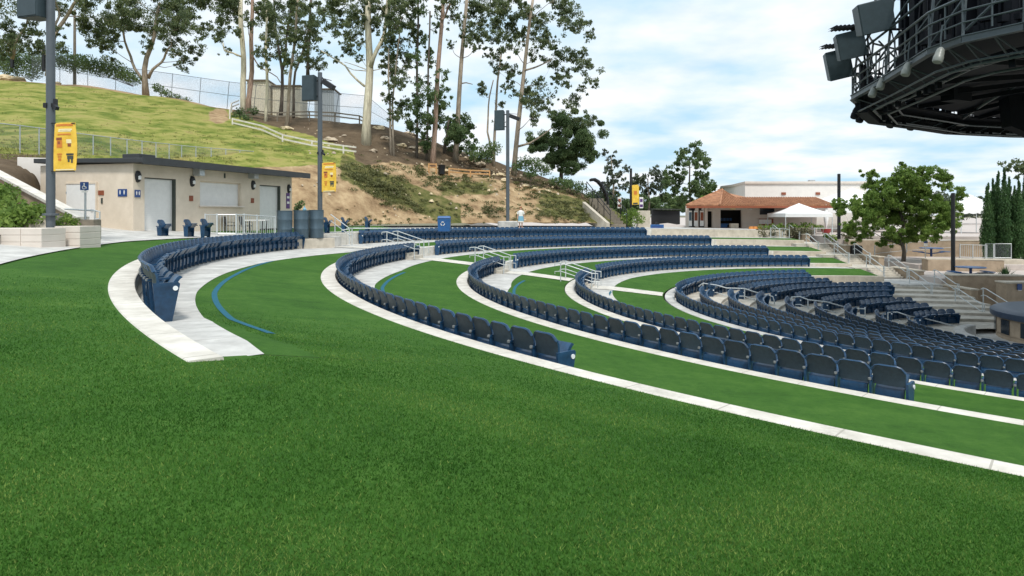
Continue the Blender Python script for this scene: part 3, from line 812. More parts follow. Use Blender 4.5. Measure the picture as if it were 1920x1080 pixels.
for (u0, u1, z0, z1), nm in zip(ops, ('roll_up_shutter', 'counter_shutter', 'roll_up_shutter')):
    b = MB(); n = max(6, int((z1 - z0) / .09))
    for i in range(n):
        za = z0 + (z1 - z0) * i / n; zb = z0 + (z1 - z0) * (i + .93) / n; bbox(b, u0 + .002, u1 - .002, .17, .20, za, zb)
    bbox(b, u0 + .002, u1 - .002, .2, .215, z0, z1)
    s = b.build(nm, M['white'], bld)
    f = MB(); bbox(f, u1 - .07, u1 - .002, .01, .165, z0, z1); bbox(f, u0 + .07, u1 - .07, .1, .165, z1 - .05, z1 - .002); f.build('frame', M['stucco'] if nm[0] == 'c' else M['ink'], s)
sb = MB(); bbox(sb, ops[1][0] - .1, ops[1][1] + .1, -.12, -.002, 1.16, 1.22); sb.build('counter_sill', M['stucco_pale'], bld, bevel=.01)
# wall lamps, grey boxes, vents, signs on the front
for x, y in ((258, 331), (360, 340), (474, 347), (541, 354)):
    u = ucol(x); z = zpix(y, u); c = loc(bl(u, -.001, z))
    b = MB(); b.lathe((0, 0, 0), [(.02, -.26), (.10, -.22), (.145, -.08), (.15, .08), (.10, .22), (.02, .26)], 14)
    l = b.build('wall_lamp', M['black'], bld, smooth=40); l.location = c
    q = MB(); q.lathe((0, 0, 0), [(.01, -.15), (.08, -.12), (.09, 0), (.02, .10)], 12); g = q.build('lamp_lens', M['white'], l, smooth=40); g.location = ex.cross(Vector((0, 0, 1))) * .0 - ey * .09
for x, y in ((366, 322), (469, 328)):
    u = ucol(x); z = zpix(y, u); b = MB(); bbox(b, u - .17, u + .17, -.42, -.001, z - .2, z + .24); b.build('loudspeaker_box', M['galv'], bld, bevel=.02)
    b = MB(); bbox(b, u - .03, u + .03, -.2, -.15, z + .24, HT - .001); b.build('bracket', M['black'], bld)
for x, y in ((358, 372), (473, 376)):
    u = ucol(x); z = zpix(y, u); b = MB(); bbox(b, u - .12, u + .12, -.03, -.001, z - .13, z + .13); b.build('vent_plate', M['maroon'], bld)
u = ucol(421); b = MB(); bbox(b, u - .05, u + .05, -.02, -.001, zpix(334, u), zpix(325, u)); b.build('number_plate', M['ink'], bld)
u = ucol(539.5); b = MB(); bbox(b, u - .16, u + .16, -.03, -.001, zpix(391, u), zpix(362, u)); b.build('notice_board', M['purple'], bld)
b = MB(); bbox(b, u - .11, u + .11, -.04, -.031, zpix(372, u), zpix(368, u)); bbox(b, u - .11, u + .11, -.04, -.031, zpix(382, u), zpix(378, u)); b.build('notice_print', M['white'], bld)
def picto(b, c, rx, s):   # small standing figure pictogram in a plane (rx = right vector)
    up = Vector((0, 0, 1)); nrm = rx.cross(up)
    def q(x0, x1, y0, y1): b.plate([c + rx * x0 * s + up * y0 * s, c + rx * x1 * s + up * y0 * s, c + rx * x1 * s + up * y1 * s, c + rx * x0 * s + up * y1 * s], .006)
    q(-.18, .18, .65, 1.0); q(-.3, .3, .05, .58); q(-.22, -.04, -.6, .03); q(.04, .22, -.6, .03)
# left gable wall: door, keypad, signs
def gl(v, z, off=0): return loc(bl(-off, v, z))
def gcol(x):
    a = (x - 960) / F; return (a * A.y - A.x) / (ey.x - a * ey.y)
v0, v1 = gcol(181), gcol(126)
b = MB(); b.hexa([gl(v, z, o_) for z in (0.02, 2.12) for (v, o_) in ((v0, .001), (v1, .001), (v1, .05), (v0, .05))]); dr = b.build('door', M['white'], bld, bevel=.008)
b = MB()
for (a_, c_, z0, z1) in ((v0 - .07, v0 - .002, 0, 2.122), (v1 + .002, v1 + .07, 0, 2.122), (v0 - .07, v1 + .07, 2.125, 2.2)):
    b.hexa([gl(v, z, o_) for z in (z0, z1) for (v, o_) in ((a_, .001), (c_, .001), (c_, .07), (a_, .07))])
b.build('door_frame', M['stucco'], bld)
b = MB(); b.tube([gl(v0 + .1, 1.0, .05), gl(v0 + .1, 1.0, .11), gl(v0 + .22, 1.0, .11)], .015); b.build('handle', M['galv'], dr)
b = MB(); [b.hexa([gl(v, z, o_) for z in (h_, h_ + .1) for (v, o_) in ((v1 - .03, .05), (v1 - .001, .05), (v1 - .001, .07), (v1 - .03, .07))]) for h_ in (.3, 1.7)]; b.build('hinge', M['galv'], dr)
for x, y, w_, h_, m_ in ((190, 361.5, .3, .2, 'maroon'), (191.5, 376.5, .08, .24, 'ink')):
    v = gcol(x); z = -(y - H) * (A.y + ey.y * v) / F - A.z; b = MB(); b.hexa([gl(vv, zz, o_) for zz in (z - h_ / 2, z + h_ / 2) for (vv, o_) in ((v - w_ / 2, .001), (v + w_ / 2, .001), (v + w_ / 2, .03), (v - w_ / 2, .03))]); b.build('wall_plate', M[m_], bld)
v = gcol(230); z = -(361.5 - H) * (A.y + ey.y * v) / F - A.z
sg = MB(); sg.hexa([gl(vv, zz, o_) for zz in (z - .16, z + .16) for (vv, o_) in ((v - .24, .001), (v + .24, .001), (v + .24, .025), (v - .24, .025))]); sgo = sg.build('restroom_sign', M['blue'], bld)
b = MB(); [picto(b, gl(v + s_ * .11, z, .027), -ey, .11) for s_ in (-1, 1)]; b.build('pictogram', M['white'], sgo)
u = ucol(257.5); z = zpix(363, u)
sg = MB(); bbox(sg, u - .15, u + .15, -.025, -.001, z - .16, z + .16); sgo = sg.build('restroom_sign', M['blue'], bld)
b = MB(); [picto(b, loc(bl(u + s_ * .07, -.033, z)), ex, .1) for s_ in (-1, 1)]; b.build('pictogram', M['white'], sgo)
# ---------------------------------------------------------------- left corner: walls, planters, ramp wall, shrubs
def wallbox(name, pts, z0, z1, th, m_, lab, cat='wall', bev=.02):
    b = MB()
    for a_, c_ in zip(pts, pts[1:]):
        a_ = Vector((a_[0], a_[1], 0)); c_ = Vector((c_[0], c_[1], 0)); d = (c_ - a_).normalized(); nn = Vector((-d.y, d.x, 0)) * th / 2
        b.hexa([(p.x, p.y, z) for z in (z0, z1) for p in (a_ - nn, c_ - nn, c_ + nn, a_ + nn)])
    return tag(b.build(name, m_, bevel=bev), lab, cat)
wallbox('stucco_wall', [W(34, 400, 31), W(96, 400, 31.5)], -1.2, 2.62, .3, M['stucco_white'], 'white stucco wall with rounded end beside the dark pole')
wallbox('stucco_wall', [W(90, 400, 30.2), W(122, 400, 30.4)], -1.2, 1.85, .3, M['stucco_pale'], 'lower pale stucco wall joined to the door side of the building')
# block planters
def blockwall(name, x0, x1, yt, yb, d, m_, lab, dep=1.0):
    p, q = W(x0, yb, d), W(x1, yb, d); zt = -(yt - H) * d / F; zb = p.z - .55
    b = MB(); n = max(1, int(round((q.x - p.x) / .6))); rowsn = max(1, int(round((zt - zb) / .2)))
    for j in range(rowsn):
        for i in range(n):
            xa = p.x + (q.x - p.x) * i / n + .006; xb = p.x + (q.x - p.x) * (i + 1) / n - .006; za = zb + (zt - zb) * j / rowsn + .003; zc = zb + (zt - zb) * (j + 1) / rowsn - .003
            b.box(((xa + xb) / 2, d + dep / 2, (za + zc) / 2), (xb - xa, dep, zc - za))
    b.box(((p.x + q.x) / 2, d + dep / 2 + .01, (zt + zb) / 2), (q.x - p.x - .03, dep - .03, zt - zb - .02))
    return tag(b.build(name, m_, bevel=.012), lab, 'planter wall')
blockwall('planter_wall', -200, 78, 428, 455, 18.2, M['stucco_pale'], 'long pale block planter wall at the left frame edge')
blockwall('planter_wall', 83, 150, 424, 449, 19.4, M['stucco_pale'], 'short pale block planter wall between the dark pole and the blue sign')
blockwall('planter_wall', 38, 86, 405, 428, 19.6, M['conc_beige'], 'raised beige block behind the long planter wall', .8)
tag(MB().box(W(162, 431, 20.2) + Vector((0, .2, 0)), (.42, .4, .62)).build('stone_bollard', M['greywood'], bevel=.02), 'grey-brown square block at the end of the short planter wall', 'bollard')
# ramp wall with pale coping running down to the right
P0, P1 = W(-60, 300, 27), W(150, 412, 22.5)
b = MB(); q = [(P0, P1)]
b.hexa([P0 + Vector((0, 0, -3.2)), P1 + Vector((0, 0, -1.4)), P1 + Vector((0, .3, -1.4)), P0 + Vector((0, .3, -3.2)), P0, P1, P1 + Vector((0, .3, 0)), P0 + Vector((0, .3, 0))])
b2 = MB(); b2.bar(P0 + Vector((0, .15, .05)), P1 + Vector((0, .15, .05)), .42, .10)
rw = thing('ramp_wall', 'sloping tan ramp wall with pale coping descending behind the ivy', 'wall', P0)
for mb, nm, mm in ((b, 'wall_body', 'conc_tan'), (b2, 'coping', 'conc_white')):
    mb.v = [tuple(Vector(v) - P0) for v in mb.v]; mb.build(nm, M[mm], rw)
def shrub(name, lab, blobs, n, size, m_, cat='shrub', group=None, seed=0, stem=True, flat=.8, aspect=.5, droop=.2):
    """blobs: (x, y, d, radius_m)"""
    cs = [W(x, y, d) for x, y, d, r in blobs]; rs = [r for *_, r in blobs]
    base = min(cs, key=lambda c: c.z); o = Vector((base.x, base.y, base.z - rs[cs.index(base)] * .8))
    t = thing(name, lab, cat, o, group)
    leaves('foliage', [c - o for c in cs], rs, [max(20, int(n * r * r)) for r in rs], size, m_, t, flat, droop, aspect, seed)
    if stem:
        b = MB(); [b.tube([Vector((0, 0, -.15)), (c - o) * .5 + Vector((0, 0, -.05)), (c - o)], [.03, .02, .008], 5) for c in cs[:8]]
        b.build('stems', M['bark_dark'], t)
    return t
shrub('ivy_shrub', 'leafy green ivy mound spilling behind the long planter wall', [(x, y, 19 + (430 - y) * .03, .42) for x, y in ((-30, 380), (-10, 400), (5, 372), (12, 395), (25, 388), (30, 408), (45, 400), (0, 415), (20, 418), (55, 408), (68, 400), (-40, 350), (-15, 358), (10, 362), (74, 404))], 1500, .075, M['fresh'], seed=1)
shrub('planter_shrub', 'small green shrub growing in the short planter by the sign', [(100, 419, 19.9, .2), (112, 421, 19.9, .18), (128, 414, 20.1, .25), (140, 418, 20.2, .22), (120, 408, 20.4, .2)], 2200, .05, M['fresh'], seed=2)
# accessible parking style sign on a post
sp = W(160, 445, 20.4); t = thing('sign_post', 'blue wheelchair sign on a slim grey post before the white door', 'sign', sp)
MB().tube([(0, 0, -.3), (0, 0, 1.62)], .03).build('post', M['galv'], t, smooth=40)
zt = -(349 - H) * 20.4 / F - sp.z
s = MB().box((0, -.045, zt), (.25, .02, .25)).build('sign_panel', M['blue'], t)
b = MB(); b.box((0.0, -.058, zt + .07), (.035, .006, .035)); b.bar((0, -.058, zt + .05), (0, -.058, zt - .02), .025, .006, (0, 1, 0)); b.bar((0, -.058, zt - .02), (.05, -.058, zt - .02), .02, .006, (0, 1, 0)); b.bar((.05, -.058, zt - .02), (.065, -.058, zt - .075), .02, .006, (0, 1, 0))
b.tube([(math.cos(a_) * .05 - .005, -.058, zt - .04 + math.sin(a_) * .05) for a_ in [R_(100 + 20 * i) for i in range(12)]], .009, 5); b.build('wheelchair_symbol', M['white'], s)
MB().box((0, -.04, zt - .17), (.18, .015, .05)).build('small_plate', M['white'], t)
handrail([W(122, 392, 21.2), W(178, 395, 20.6), W(187, 397, 20.6), W(187, 410, 20.6), W(178, 411, 20.6)], 'pale tube handrail ending beside the grey-brown block', [W(178, 395, 20.6)], .9, 0, .025)
# chain link fences
def wiremat():
    m = bpy.data.materials.new('chain_link'); m.use_nodes = True; nt = m.node_tree; n = nt.nodes; L = nt.links
    tc = n.new('ShaderNodeUVMap'); mp = n.new('ShaderNodeMapping'); mp.inputs['Scale'].default_value = (1, 1, 1)
    L.new(tc.outputs[0], mp.inputs[0])
    fac = None
    for ang in (45, -45):
        q = n.new('ShaderNodeMapping'); q.inputs['Rotation'].default_value = (0, 0, R_(ang)); L.new(tc.outputs[0], q.inputs[0])
        w = n.new('ShaderNodeTexWave'); w.inputs['Scale'].default_value = 3.2; w.wave_profile = 'SIN'; L.new(q.outputs[0], w.inputs['Vector'])
        g = n.new('ShaderNodeMath'); g.operation = 'GREATER_THAN'; g.inputs[1].default_value = .972; L.new(w.outputs['Fac'], g.inputs[0])
        if fac is None: fac = g.outputs[0]
        else:
            mxx = n.new('ShaderNodeMath'); mxx.operation = 'MAXIMUM'; L.new(fac, mxx.inputs[0]); L.new(g.outputs[0], mxx.inputs[1]); fac = mxx.outputs[0]
    b = n['Principled BSDF']; b.inputs['Base Color'].default_value = (.20, .22, .23, 1); b.inputs['Metallic'].default_value = .2; b.inputs['Roughness'].default_value = .5
    L.new(fac, b.inputs['Alpha']); return m
M['mesh'] = wiremat()
def fence(name, lab, top, bot, n, mname='galv', cat='fence', r=.035, net=True, mid=False):
    T, Bt = pl(top, n), pl(bot, n); o = Bt[0].copy()
    t = thing(name, lab, cat, o)
    MB().tube([p - o for p in T], r * .8, 6).build('top_rail', M[mname], t)
    if mid: MB().tube([(p.lerp(q, .5)) - o for p, q in zip(T, Bt)], r * .8, 6).build('middle_rail', M[mname], t)
    for p, q in zip(T, Bt):
        MB().tube([q - o - Vector((0, 0, .3)), p - o + Vector((0, 0, .04))], r, 6).build('post', M[mname], t)
    if net:
        b = MB(); b.grid([[p - o, q - o] for p, q in zip(T, Bt)]); ob = b.build('wire_mesh', M['mesh'], t)
        uv = ob.data.uv_layers.new(name='uv'); L = 0; Ls = [0]
        for p, q in zip(T, T[1:]): L += (q - p).length; Ls.append(L)
        for po in ob.data.polygons:
            for li in po.loop_indices:
                vi = ob.data.loops[li].vertex_index; uv.data[li].uv = (Ls[vi // 2] * 2, (0 if vi % 2 else (T[vi // 2] - Bt[vi // 2]).length) * 2)
    return t
def gz(x, yb, d, dh=0):
    return W(x, yb, d)
fence('chain_link_fence', 'silver chain-link fence along the foot of the grass slope above the building', [W(-60, 226, 35), W(8, 232, 36), W(50, 237, 37.5), W(145, 250, 41), W(250, 263, 45), W(350, 274, 50), W(475, 284, 55)],
      [W(-60, 268, 35), W(8, 276, 36), W(50, 281, 37.5), W(145, 290, 41), W(250, 298, 45), W(350, 303, 50), W(475, 304, 55)], 18, 'galv', mid=False)
fence('chain_link_fence', 'tall grey chain-link fence on the skyline between the tree trunks', [W(60, 92, 84), W(190, 121, 84), W(300, 135, 84), W(425, 153, 84), W(560, 168, 83), W(690, 180, 82), W(730, 215, 82)],
      [W(60, 150, 84), W(190, 168, 84), W(300, 186, 84), W(425, 203, 84), W(560, 218, 83), W(690, 226, 82), W(730, 242, 82)], 14, 'pole', mid=True)
# white post and rail fence on the slope
def postrail(name, lab, pts, posts, hh, mname, r=.06, grp=None):
    o = Vector(pts[0]); t = thing(name, lab, 'fence', o, grp)
    for f in (.95, .52):
        b = MB()
        for p, q in zip(pts, pts[1:]): b.bar(p - o + Vector((0, 0, hh * f)), q - o + Vector((0, 0, hh * f)), .05, .14)
        b.build('rail', M[mname], t)
    for p in posts: MB().box(p - o + Vector((0, 0, hh * .5 - .1)), (.13, .13, hh + .25)).build('post', M[mname], t, bevel=.01)
    return t
pr = [W(436, 239, 68), W(490, 252, 66.5), W(530, 270, 64), W(585, 282, 63), W(644, 291, 62), W(668, 294, 61.6)]
postrail('post_and_rail_fence', 'white two-rail timber fence between the grass and the bare earth', pr, [pr[0], pr[2], pr[3], pr[4]], .92, 'whitewood')
pr = [W(431, 222, 71), W(434, 209, 76), W(448, 203, 78)]
postrail('post_and_rail_fence', 'short white rail fence turning uphill beside the paired trunks', pr, [pr[0], pr[1]], .95, 'whitewood')
pr = [W(455, 222, 74), W(520, 226, 73.5), W(580, 224, 74), W(628, 226, 74), W(674, 232, 73.5), W(690, 240, 73)]
postrail('post_and_rail_fence', 'weathered brown rail fence along the top of the bare earth', pr, pr[1:5], .9, 'greywood')
for xs, lab in ((((842, 330, 66), (882, 333, 66.5), (918, 334, 67)), 'new orange timber rail fence on the slope between two trunks'), (((804, 322, 65), (818, 322, 65.2)), 'short orange timber rail left of the big leaning trunk')):
    pp = [hill_at(x, y) for x, y, d in xs]; postrail('timber_rail_fence', lab, pp, pp, .75, 'wood')
# ---------------------------------------------------------------- poles with loudspeakers
def light_pole(x, yt, yb, d, w, lab, m_='pole', spk=None, flood=None, base=None, cam=None, group='tall venue light poles'):
    o = W(x, yb, d); ht = -(yt - H) * d / F - o.z
    t = thing('light_pole', lab, 'pole', o, group)
    MB().lathe((0, 0, 0), [(w * .5, -.4), (w * .5, ht * .5), (w * .46, ht), (w * .1, ht + .02)], 14).build('pole_shaft', M[m_], t, smooth=40)
    if base: MB().lathe((0, 0, 0), [(base, -.6), (base, 0), (base * .9, .06), (w * .5, .07)], 20).build('concrete_base', M['conc'], t, smooth=40)
    else: MB().lathe((0, 0, 0), [(w * .9, -.02), (w * .9, .04), (w * .5, .05)], 14).build('base_plate', M[m_], t)
    if spk:   # pixel box x0, y0, x1, y1
        x0, y0, x1, y1 = spk; cw = (x1 - x0) * d / F; ch = (y1 - y0) * d / F; cx_ = ((x0 + x1) / 2 - x) * d / F; cz_ = -((y0 + y1) / 2 - H) * d / F - o.z
        b = MB(); b.cur = 0; b.hexa([Vector((cx_, .0, cz_)) + Matrix.Rotation(R_(-18), 3, 'Z') @ Vector(q) for q in ((-cw * .46, -.22, -ch / 2), (cw * .46, -.22, -ch / 2), (cw * .36, .4, -ch * .46), (-cw * .36, .4, -ch * .46), (-cw * .46, -.22, ch / 2), (cw * .46, -.22, ch / 2), (cw * .36, .4, ch * .46), (-cw * .36, .4, ch * .46))])
        s = b.build('loudspeaker', M['speaker'], t, bevel=.02)
        g = MB(); g.hexa([Vector((cx_, 0, cz_)) + Matrix.Rotation(R_(-18), 3, 'Z') @ Vector((a_, e_, z_)) for z_ in (-ch * .47, ch * .47) for a_, e_ in ((-cw * .43, -.245), (cw * .43, -.245), (cw * .43, -.222), (-cw * .43, -.222))]); g.build('grille', M['speaker'], s)
        q = MB(); 
        for zz in (-.3, .3): q.bar((cx_ * .5, .05, cz_ + zz * ch), (0, 0, cz_ + zz * ch), .06, .08)
        q.build('bracket', M['black'], t)
    if flood:
        x0, y0, x1, y1 = flood; a_ = Vector(((x0 - x) * d / F, 0, -(y0 - H) * d / F - o.z)); c_ = Vector(((x1 - x) * d / F, -.1, -(y1 - H) * d / F - o.z))
        b = MB(); b.bar(a_, c_, .34, .30); f_ = b.build('floodlight', M['black'], t, bevel=.02)
        b = MB(); b.tube([(0, 0, a_.z + .25), (a_.x * .8, 0, a_.z + .2), (a_.x, 0, a_.z)], .03); b.tube([(0, 0, a_.z + .2), (c_.x * .8, 0, c_.z + .45)], .02); b.build('bracket_arm', M['black'], t)
    if cam:
        zc = -(cam - H) * d / F - o.z; b = MB(); b.bar((w * .4, -.05, zc + .05), (w * .4 + .2, -.15, zc - .08), .1, .1); b.box((-w * .3, -.1, zc + .02), (.1, .1, .14)); b.box((w * .5, 0, zc + .12), (.12, .1, .2)); b.build('camera_bracket', M['black'], t)
    return t
light_pole(95, -90, 403, 19.4, .235, 'thickest grey pole rising beside the door of the beige building', spk=(37, -55, 92, 36), cam=200)
light_pole(600, 136, 440, 38, .27, 'grey pole rising behind the blue-grey drums, with a loudspeaker on top', spk=(567, 142, 596, 190), flood=(606, 152, 627, 166), cam=288)
light_pole(952, 207, 416, 57, .30, 'grey pole on a round concrete base at the foot of the earth slope', spk=(927, 207, 947, 245), flood=(956, 217, 974, 224), base=.85)
light_pole(1183, 316, 427, 72, .28, 'slim black pole with yellow banner beside the round green bush', 'black')
light_pole(1573, 326, 440, 62, .30, 'black pole standing before the white tents', 'black')
light_pole(1787, 362, 512, 47, .27, 'black pole right of the broad green tree', 'black', base=.5)
# yellow banners
def banner(x0, y0, x1, y1, d, lab, patches, curve=.06):
    o = W(x0, y0, d); wd = (x1 - x0) * d / F; ht = (y1 - y0) * d / F
    t = thing('pole_banner', lab, 'banner', o, 'yellow banners hung on the poles')
    def S(u, v, off=0): return Vector((u * wd + .03 * math.sin(v * 3.1) * u, .0 - .06 * math.sin(u * 3.14 * 1.1 + v * 2) - off, -v * ht + .02 * ht * u))
    b = MB(); nu, nv = 8, 14
    for off in (0, -.012): b.grid([[S(i / nu, j / nv, off) for i in range(nu + 1)] for j in range(nv + 1)])
    cl = b.build('banner_cloth', M['yellow'], t, smooth=True)
    for (u0, v0_, u1, v1_, m_) in patches:
        q = MB(); q.grid([[S(u0 + (u1 - u0) * i / 4, v0_ + (v1_ - v0_) * j / 4, .008) for i in range(5)] for j in range(5)]); q.build('printed_patch', M[m_], cl)
    b = MB(); [b.tube([(-.1, 0, zz), (wd, 0, zz)], .018, 6) for zz in (.0, -ht)]; b.build('banner_rod', M['black'], t)
    return t
ptc = [(.1, .03, .9, .075, 'orange'), (.25, .13, .85, .16, 'cream'), (.22, .165, .8, .19, 'cream'), (.2, .23, .78, .26, 'orange'), (.13, .31, .4, .36, 'maroon'), (.16, .37, .40, .52, 'orange'), (.2, .39, .32, .45, 'maroon'), (.58, .35, .78, .43, 'cream'), (.62, .43, .75, .5, 'maroon'),
       (.55, .64, .85, .68, 'ink'), (.58, .69, .84, .76, 'ink'), (.60, .76, .68, .82, 'ink'), (.74, .76, .82, .84, 'ink'), (.18, .64, .38, .67, 'orange'), (.2, .69, .36, .72, 'orange'), (.22, .74, .34, .79, 'orange'), (.1, .965, .9, .99, 'cream')]
banner(103, 231, 140, 321, 19.3, 'largest yellow banner with printed pictures, on the thickest pole', ptc)
banner(604, 305, 629, 360, 37.8, 'yellow printed banner on the pole behind the drums', ptc)
banner(1185, 347, 1198, 384, 71.8, 'small plain yellow banner on the slim black pole', [(.25, .3, .7, .5, 'orange'), (.15, .9, .85, .98, 'ink')])
# drums, recycling bin, low wall, patio
wl = [W(552, 470, 34.6), W(622, 462, 36.6)]
wallbox('low_concrete_wall', wl, -1.9, -1.28, .5, M['conc_beige'], 'low pale concrete wall under the blue-grey drums')
struct(MB().prism([W(480, 440, 33.5).to_2d(), W(565, 450, 35.2).to_2d(), W(640, 440, 38).to_2d(), W(600, 430, 41.5).to_2d(), W(470, 430, 38).to_2d()], -2.0, -1.26).build('patio_slab', M['conc']))
for x, d, lab in ((534, 34.6, 'left of the three blue-grey drums, beside the patio railing'), (564.5, 35.2, 'middle one of the three blue-grey drums on the low wall'), (593, 35.8, 'right of the three blue-grey drums, in front of the pole')):
    o = W(x, 441, d); o.z = -1.255
    t = thing('metal_drum', lab, 'drum', o, 'blue-grey drums in a row'); r = .385; h_ = (441 - 395) * d / F + .18
    prof = [(r * .97, 0), (r, .03), (r, h_ * .32), (r * 1.02, h_ * .335), (r, h_ * .35), (r, h_ * .66), (r * 1.02, h_ * .675), (r, h_ * .69), (r, h_ - .04), (r * 1.03, h_ - .03), (r * 1.03, h_), (r * .95, h_), (r * .93, h_ - .06), (.01, h_ - .06)]
    MB().lathe((0, 0, 0), prof, 28).build('drum_body', M['drum'], t, smooth=40)
shrub('potted_plant', 'small leafy plant standing behind the middle blue-grey drum', [(560, 386, 36.6, .22), (566, 381, 36.6, .18), (556, 392, 36.6, .2)], 1500, .07, M['bushy'], 'plant', seed=3)
tag(MB().lathe(W(571, 396, 36.4), [(.03, -.35), (.10, -.3), (.10, .12), (.03, .2), (.03, .28)], 12).build('water_bottle', M['skyblue'], smooth=40), 'pale blue water jug behind the right blue-grey drum', 'bottle')
o = W(833, 434, 48); t = thing('recycling_bin', 'blue recycling bin with white symbol behind the hindmost row', 'bin', o)
hw = 12 * 48 / F; hz = (434 - 405) * 48 / F
b = MB(); b.hexa([(-hw * .92, -.3, 0), (hw * .92, -.3, 0), (hw * .92, .3, 0), (-hw * .92, .3, 0), (-hw, -.33, hz * .85), (hw, -.33, hz * .85), (hw, .33, hz * .85), (-hw, .33, hz * .85)]); b.build('bin_body', M['bluebin'], t, bevel=.03)
b = MB(); b.hexa([(-hw * 1.04, -.37, hz * .85), (hw * 1.04, -.37, hz * .85), (hw * 1.04, .37, hz * .85), (-hw * 1.04, .37, hz * .85), (-hw * .9, -.25, hz), (hw * .9, -.25, hz), (hw * .9, .25, hz), (-hw * .9, .25, hz)]); b.build('bin_lid', M['bluebin'], t, bevel=.03)
b = MB()
for i in range(3):
    a0 = R_(90 + 120 * i); b.tube([Vector((-.08 + .13 * math.cos(a0 + R_(q)), -.335, hz * .5 + .13 * math.sin(a0 + R_(q)))) for q in (-42, -14, 14, 42)], .03, 5)
b.build('recycling_symbol', M['white'], t)
# patio railing with slim bars, table and chairs
def bar_railing(name, lab, pts, hh, m_, gap=.13, cat='railing'):
    o = Vector(pts[0]); t = thing(name, lab, cat, o); b = MB(); ps = MB()
    for p, q in zip(pts, pts[1:]):
        p = p - o; q = q - o; b.tube([p + Vector((0, 0, hh)), q + Vector((0, 0, hh))], .025, 6); b.tube([p + Vector((0, 0, .12)), q + Vector((0, 0, .12))], .02, 6)
        n = max(2, int((q - p).length / gap))
        for i in range(1, n): c = p.lerp(q, i / n); b.tube([c + Vector((0, 0, .12)), c + Vector((0, 0, hh))], .011, 5)
    b.build('railing_panel', M[m_], t)
    for p in pts: MB().box(p - o + Vector((0, 0, hh * .5)), (.06, .06, hh + .1)).build('post', M[m_], t)
    return t
def flat(p, z): p = p.copy(); p.z = z; return p
ppts = [flat(W(385, 440, 31.0), -1.0), flat(W(407, 440, 30.6), -1.0), flat(W(443, 440, 30.9), -1.0), flat(W(458, 440, 31.4), -1.0), flat(W(482, 440, 32.2), -1.05), flat(W(516, 440, 33.4), -1.1)]
bar_railing('patio_railing', 'pale slim-barred railing round the patio before the building', ppts, .98, 'rail')
o = flat(W(480, 440, 34.5), -1.05); t = thing('patio_table', 'white-topped patio table behind the slim-barred railing', 'table', o)
MB().box((0, 0, .74), (1.25, .8, .05)).build('table_top', M['white'], t, bevel=.01)
for sx in (-1, 1):
    for sy in (-1, 1): MB().tube([(sx * .4, sy * .28, 0), (sx * .45, sy * .3, .715)], .025, 6).build('leg', M['black'], t)
def patio_chair(x, d, rz, lab):
    t = thing('patio_chair', lab, 'chair', flat(W(x, 440, d), -1.03), 'black patio chairs', rz)
    MB().box((0, 0, .45), (.46, .46, .04)).build('seat', M['black'], t, bevel=.01); MB().hexa([(-.23, -.23, .5), (.23, -.23, .5), (.23, -.2, .5), (-.23, -.2, .5), (-.23, -.31, .92), (.23, -.31, .92), (.23, -.28, .92), (-.23, -.28, .92)]).build('backrest', M['black'], t)
    for sx in (-1, 1):
        MB().tube([(sx * .22, .22, 0), (sx * .22, .22, .62), (sx * .22, -.2, .64)], .017, 6).build('armrest', M['black'], t)
        MB().tube([(sx * .2, -.22, 0), (sx * .2, -.26, .5)], .017, 6).build('leg', M['black'], t)
patio_chair(432, 34, R_(-80), 'black metal patio chair with open frame left of the white table')
patio_chair(462, 33.4, R_(-90), 'black patio chair tucked close under the white table')
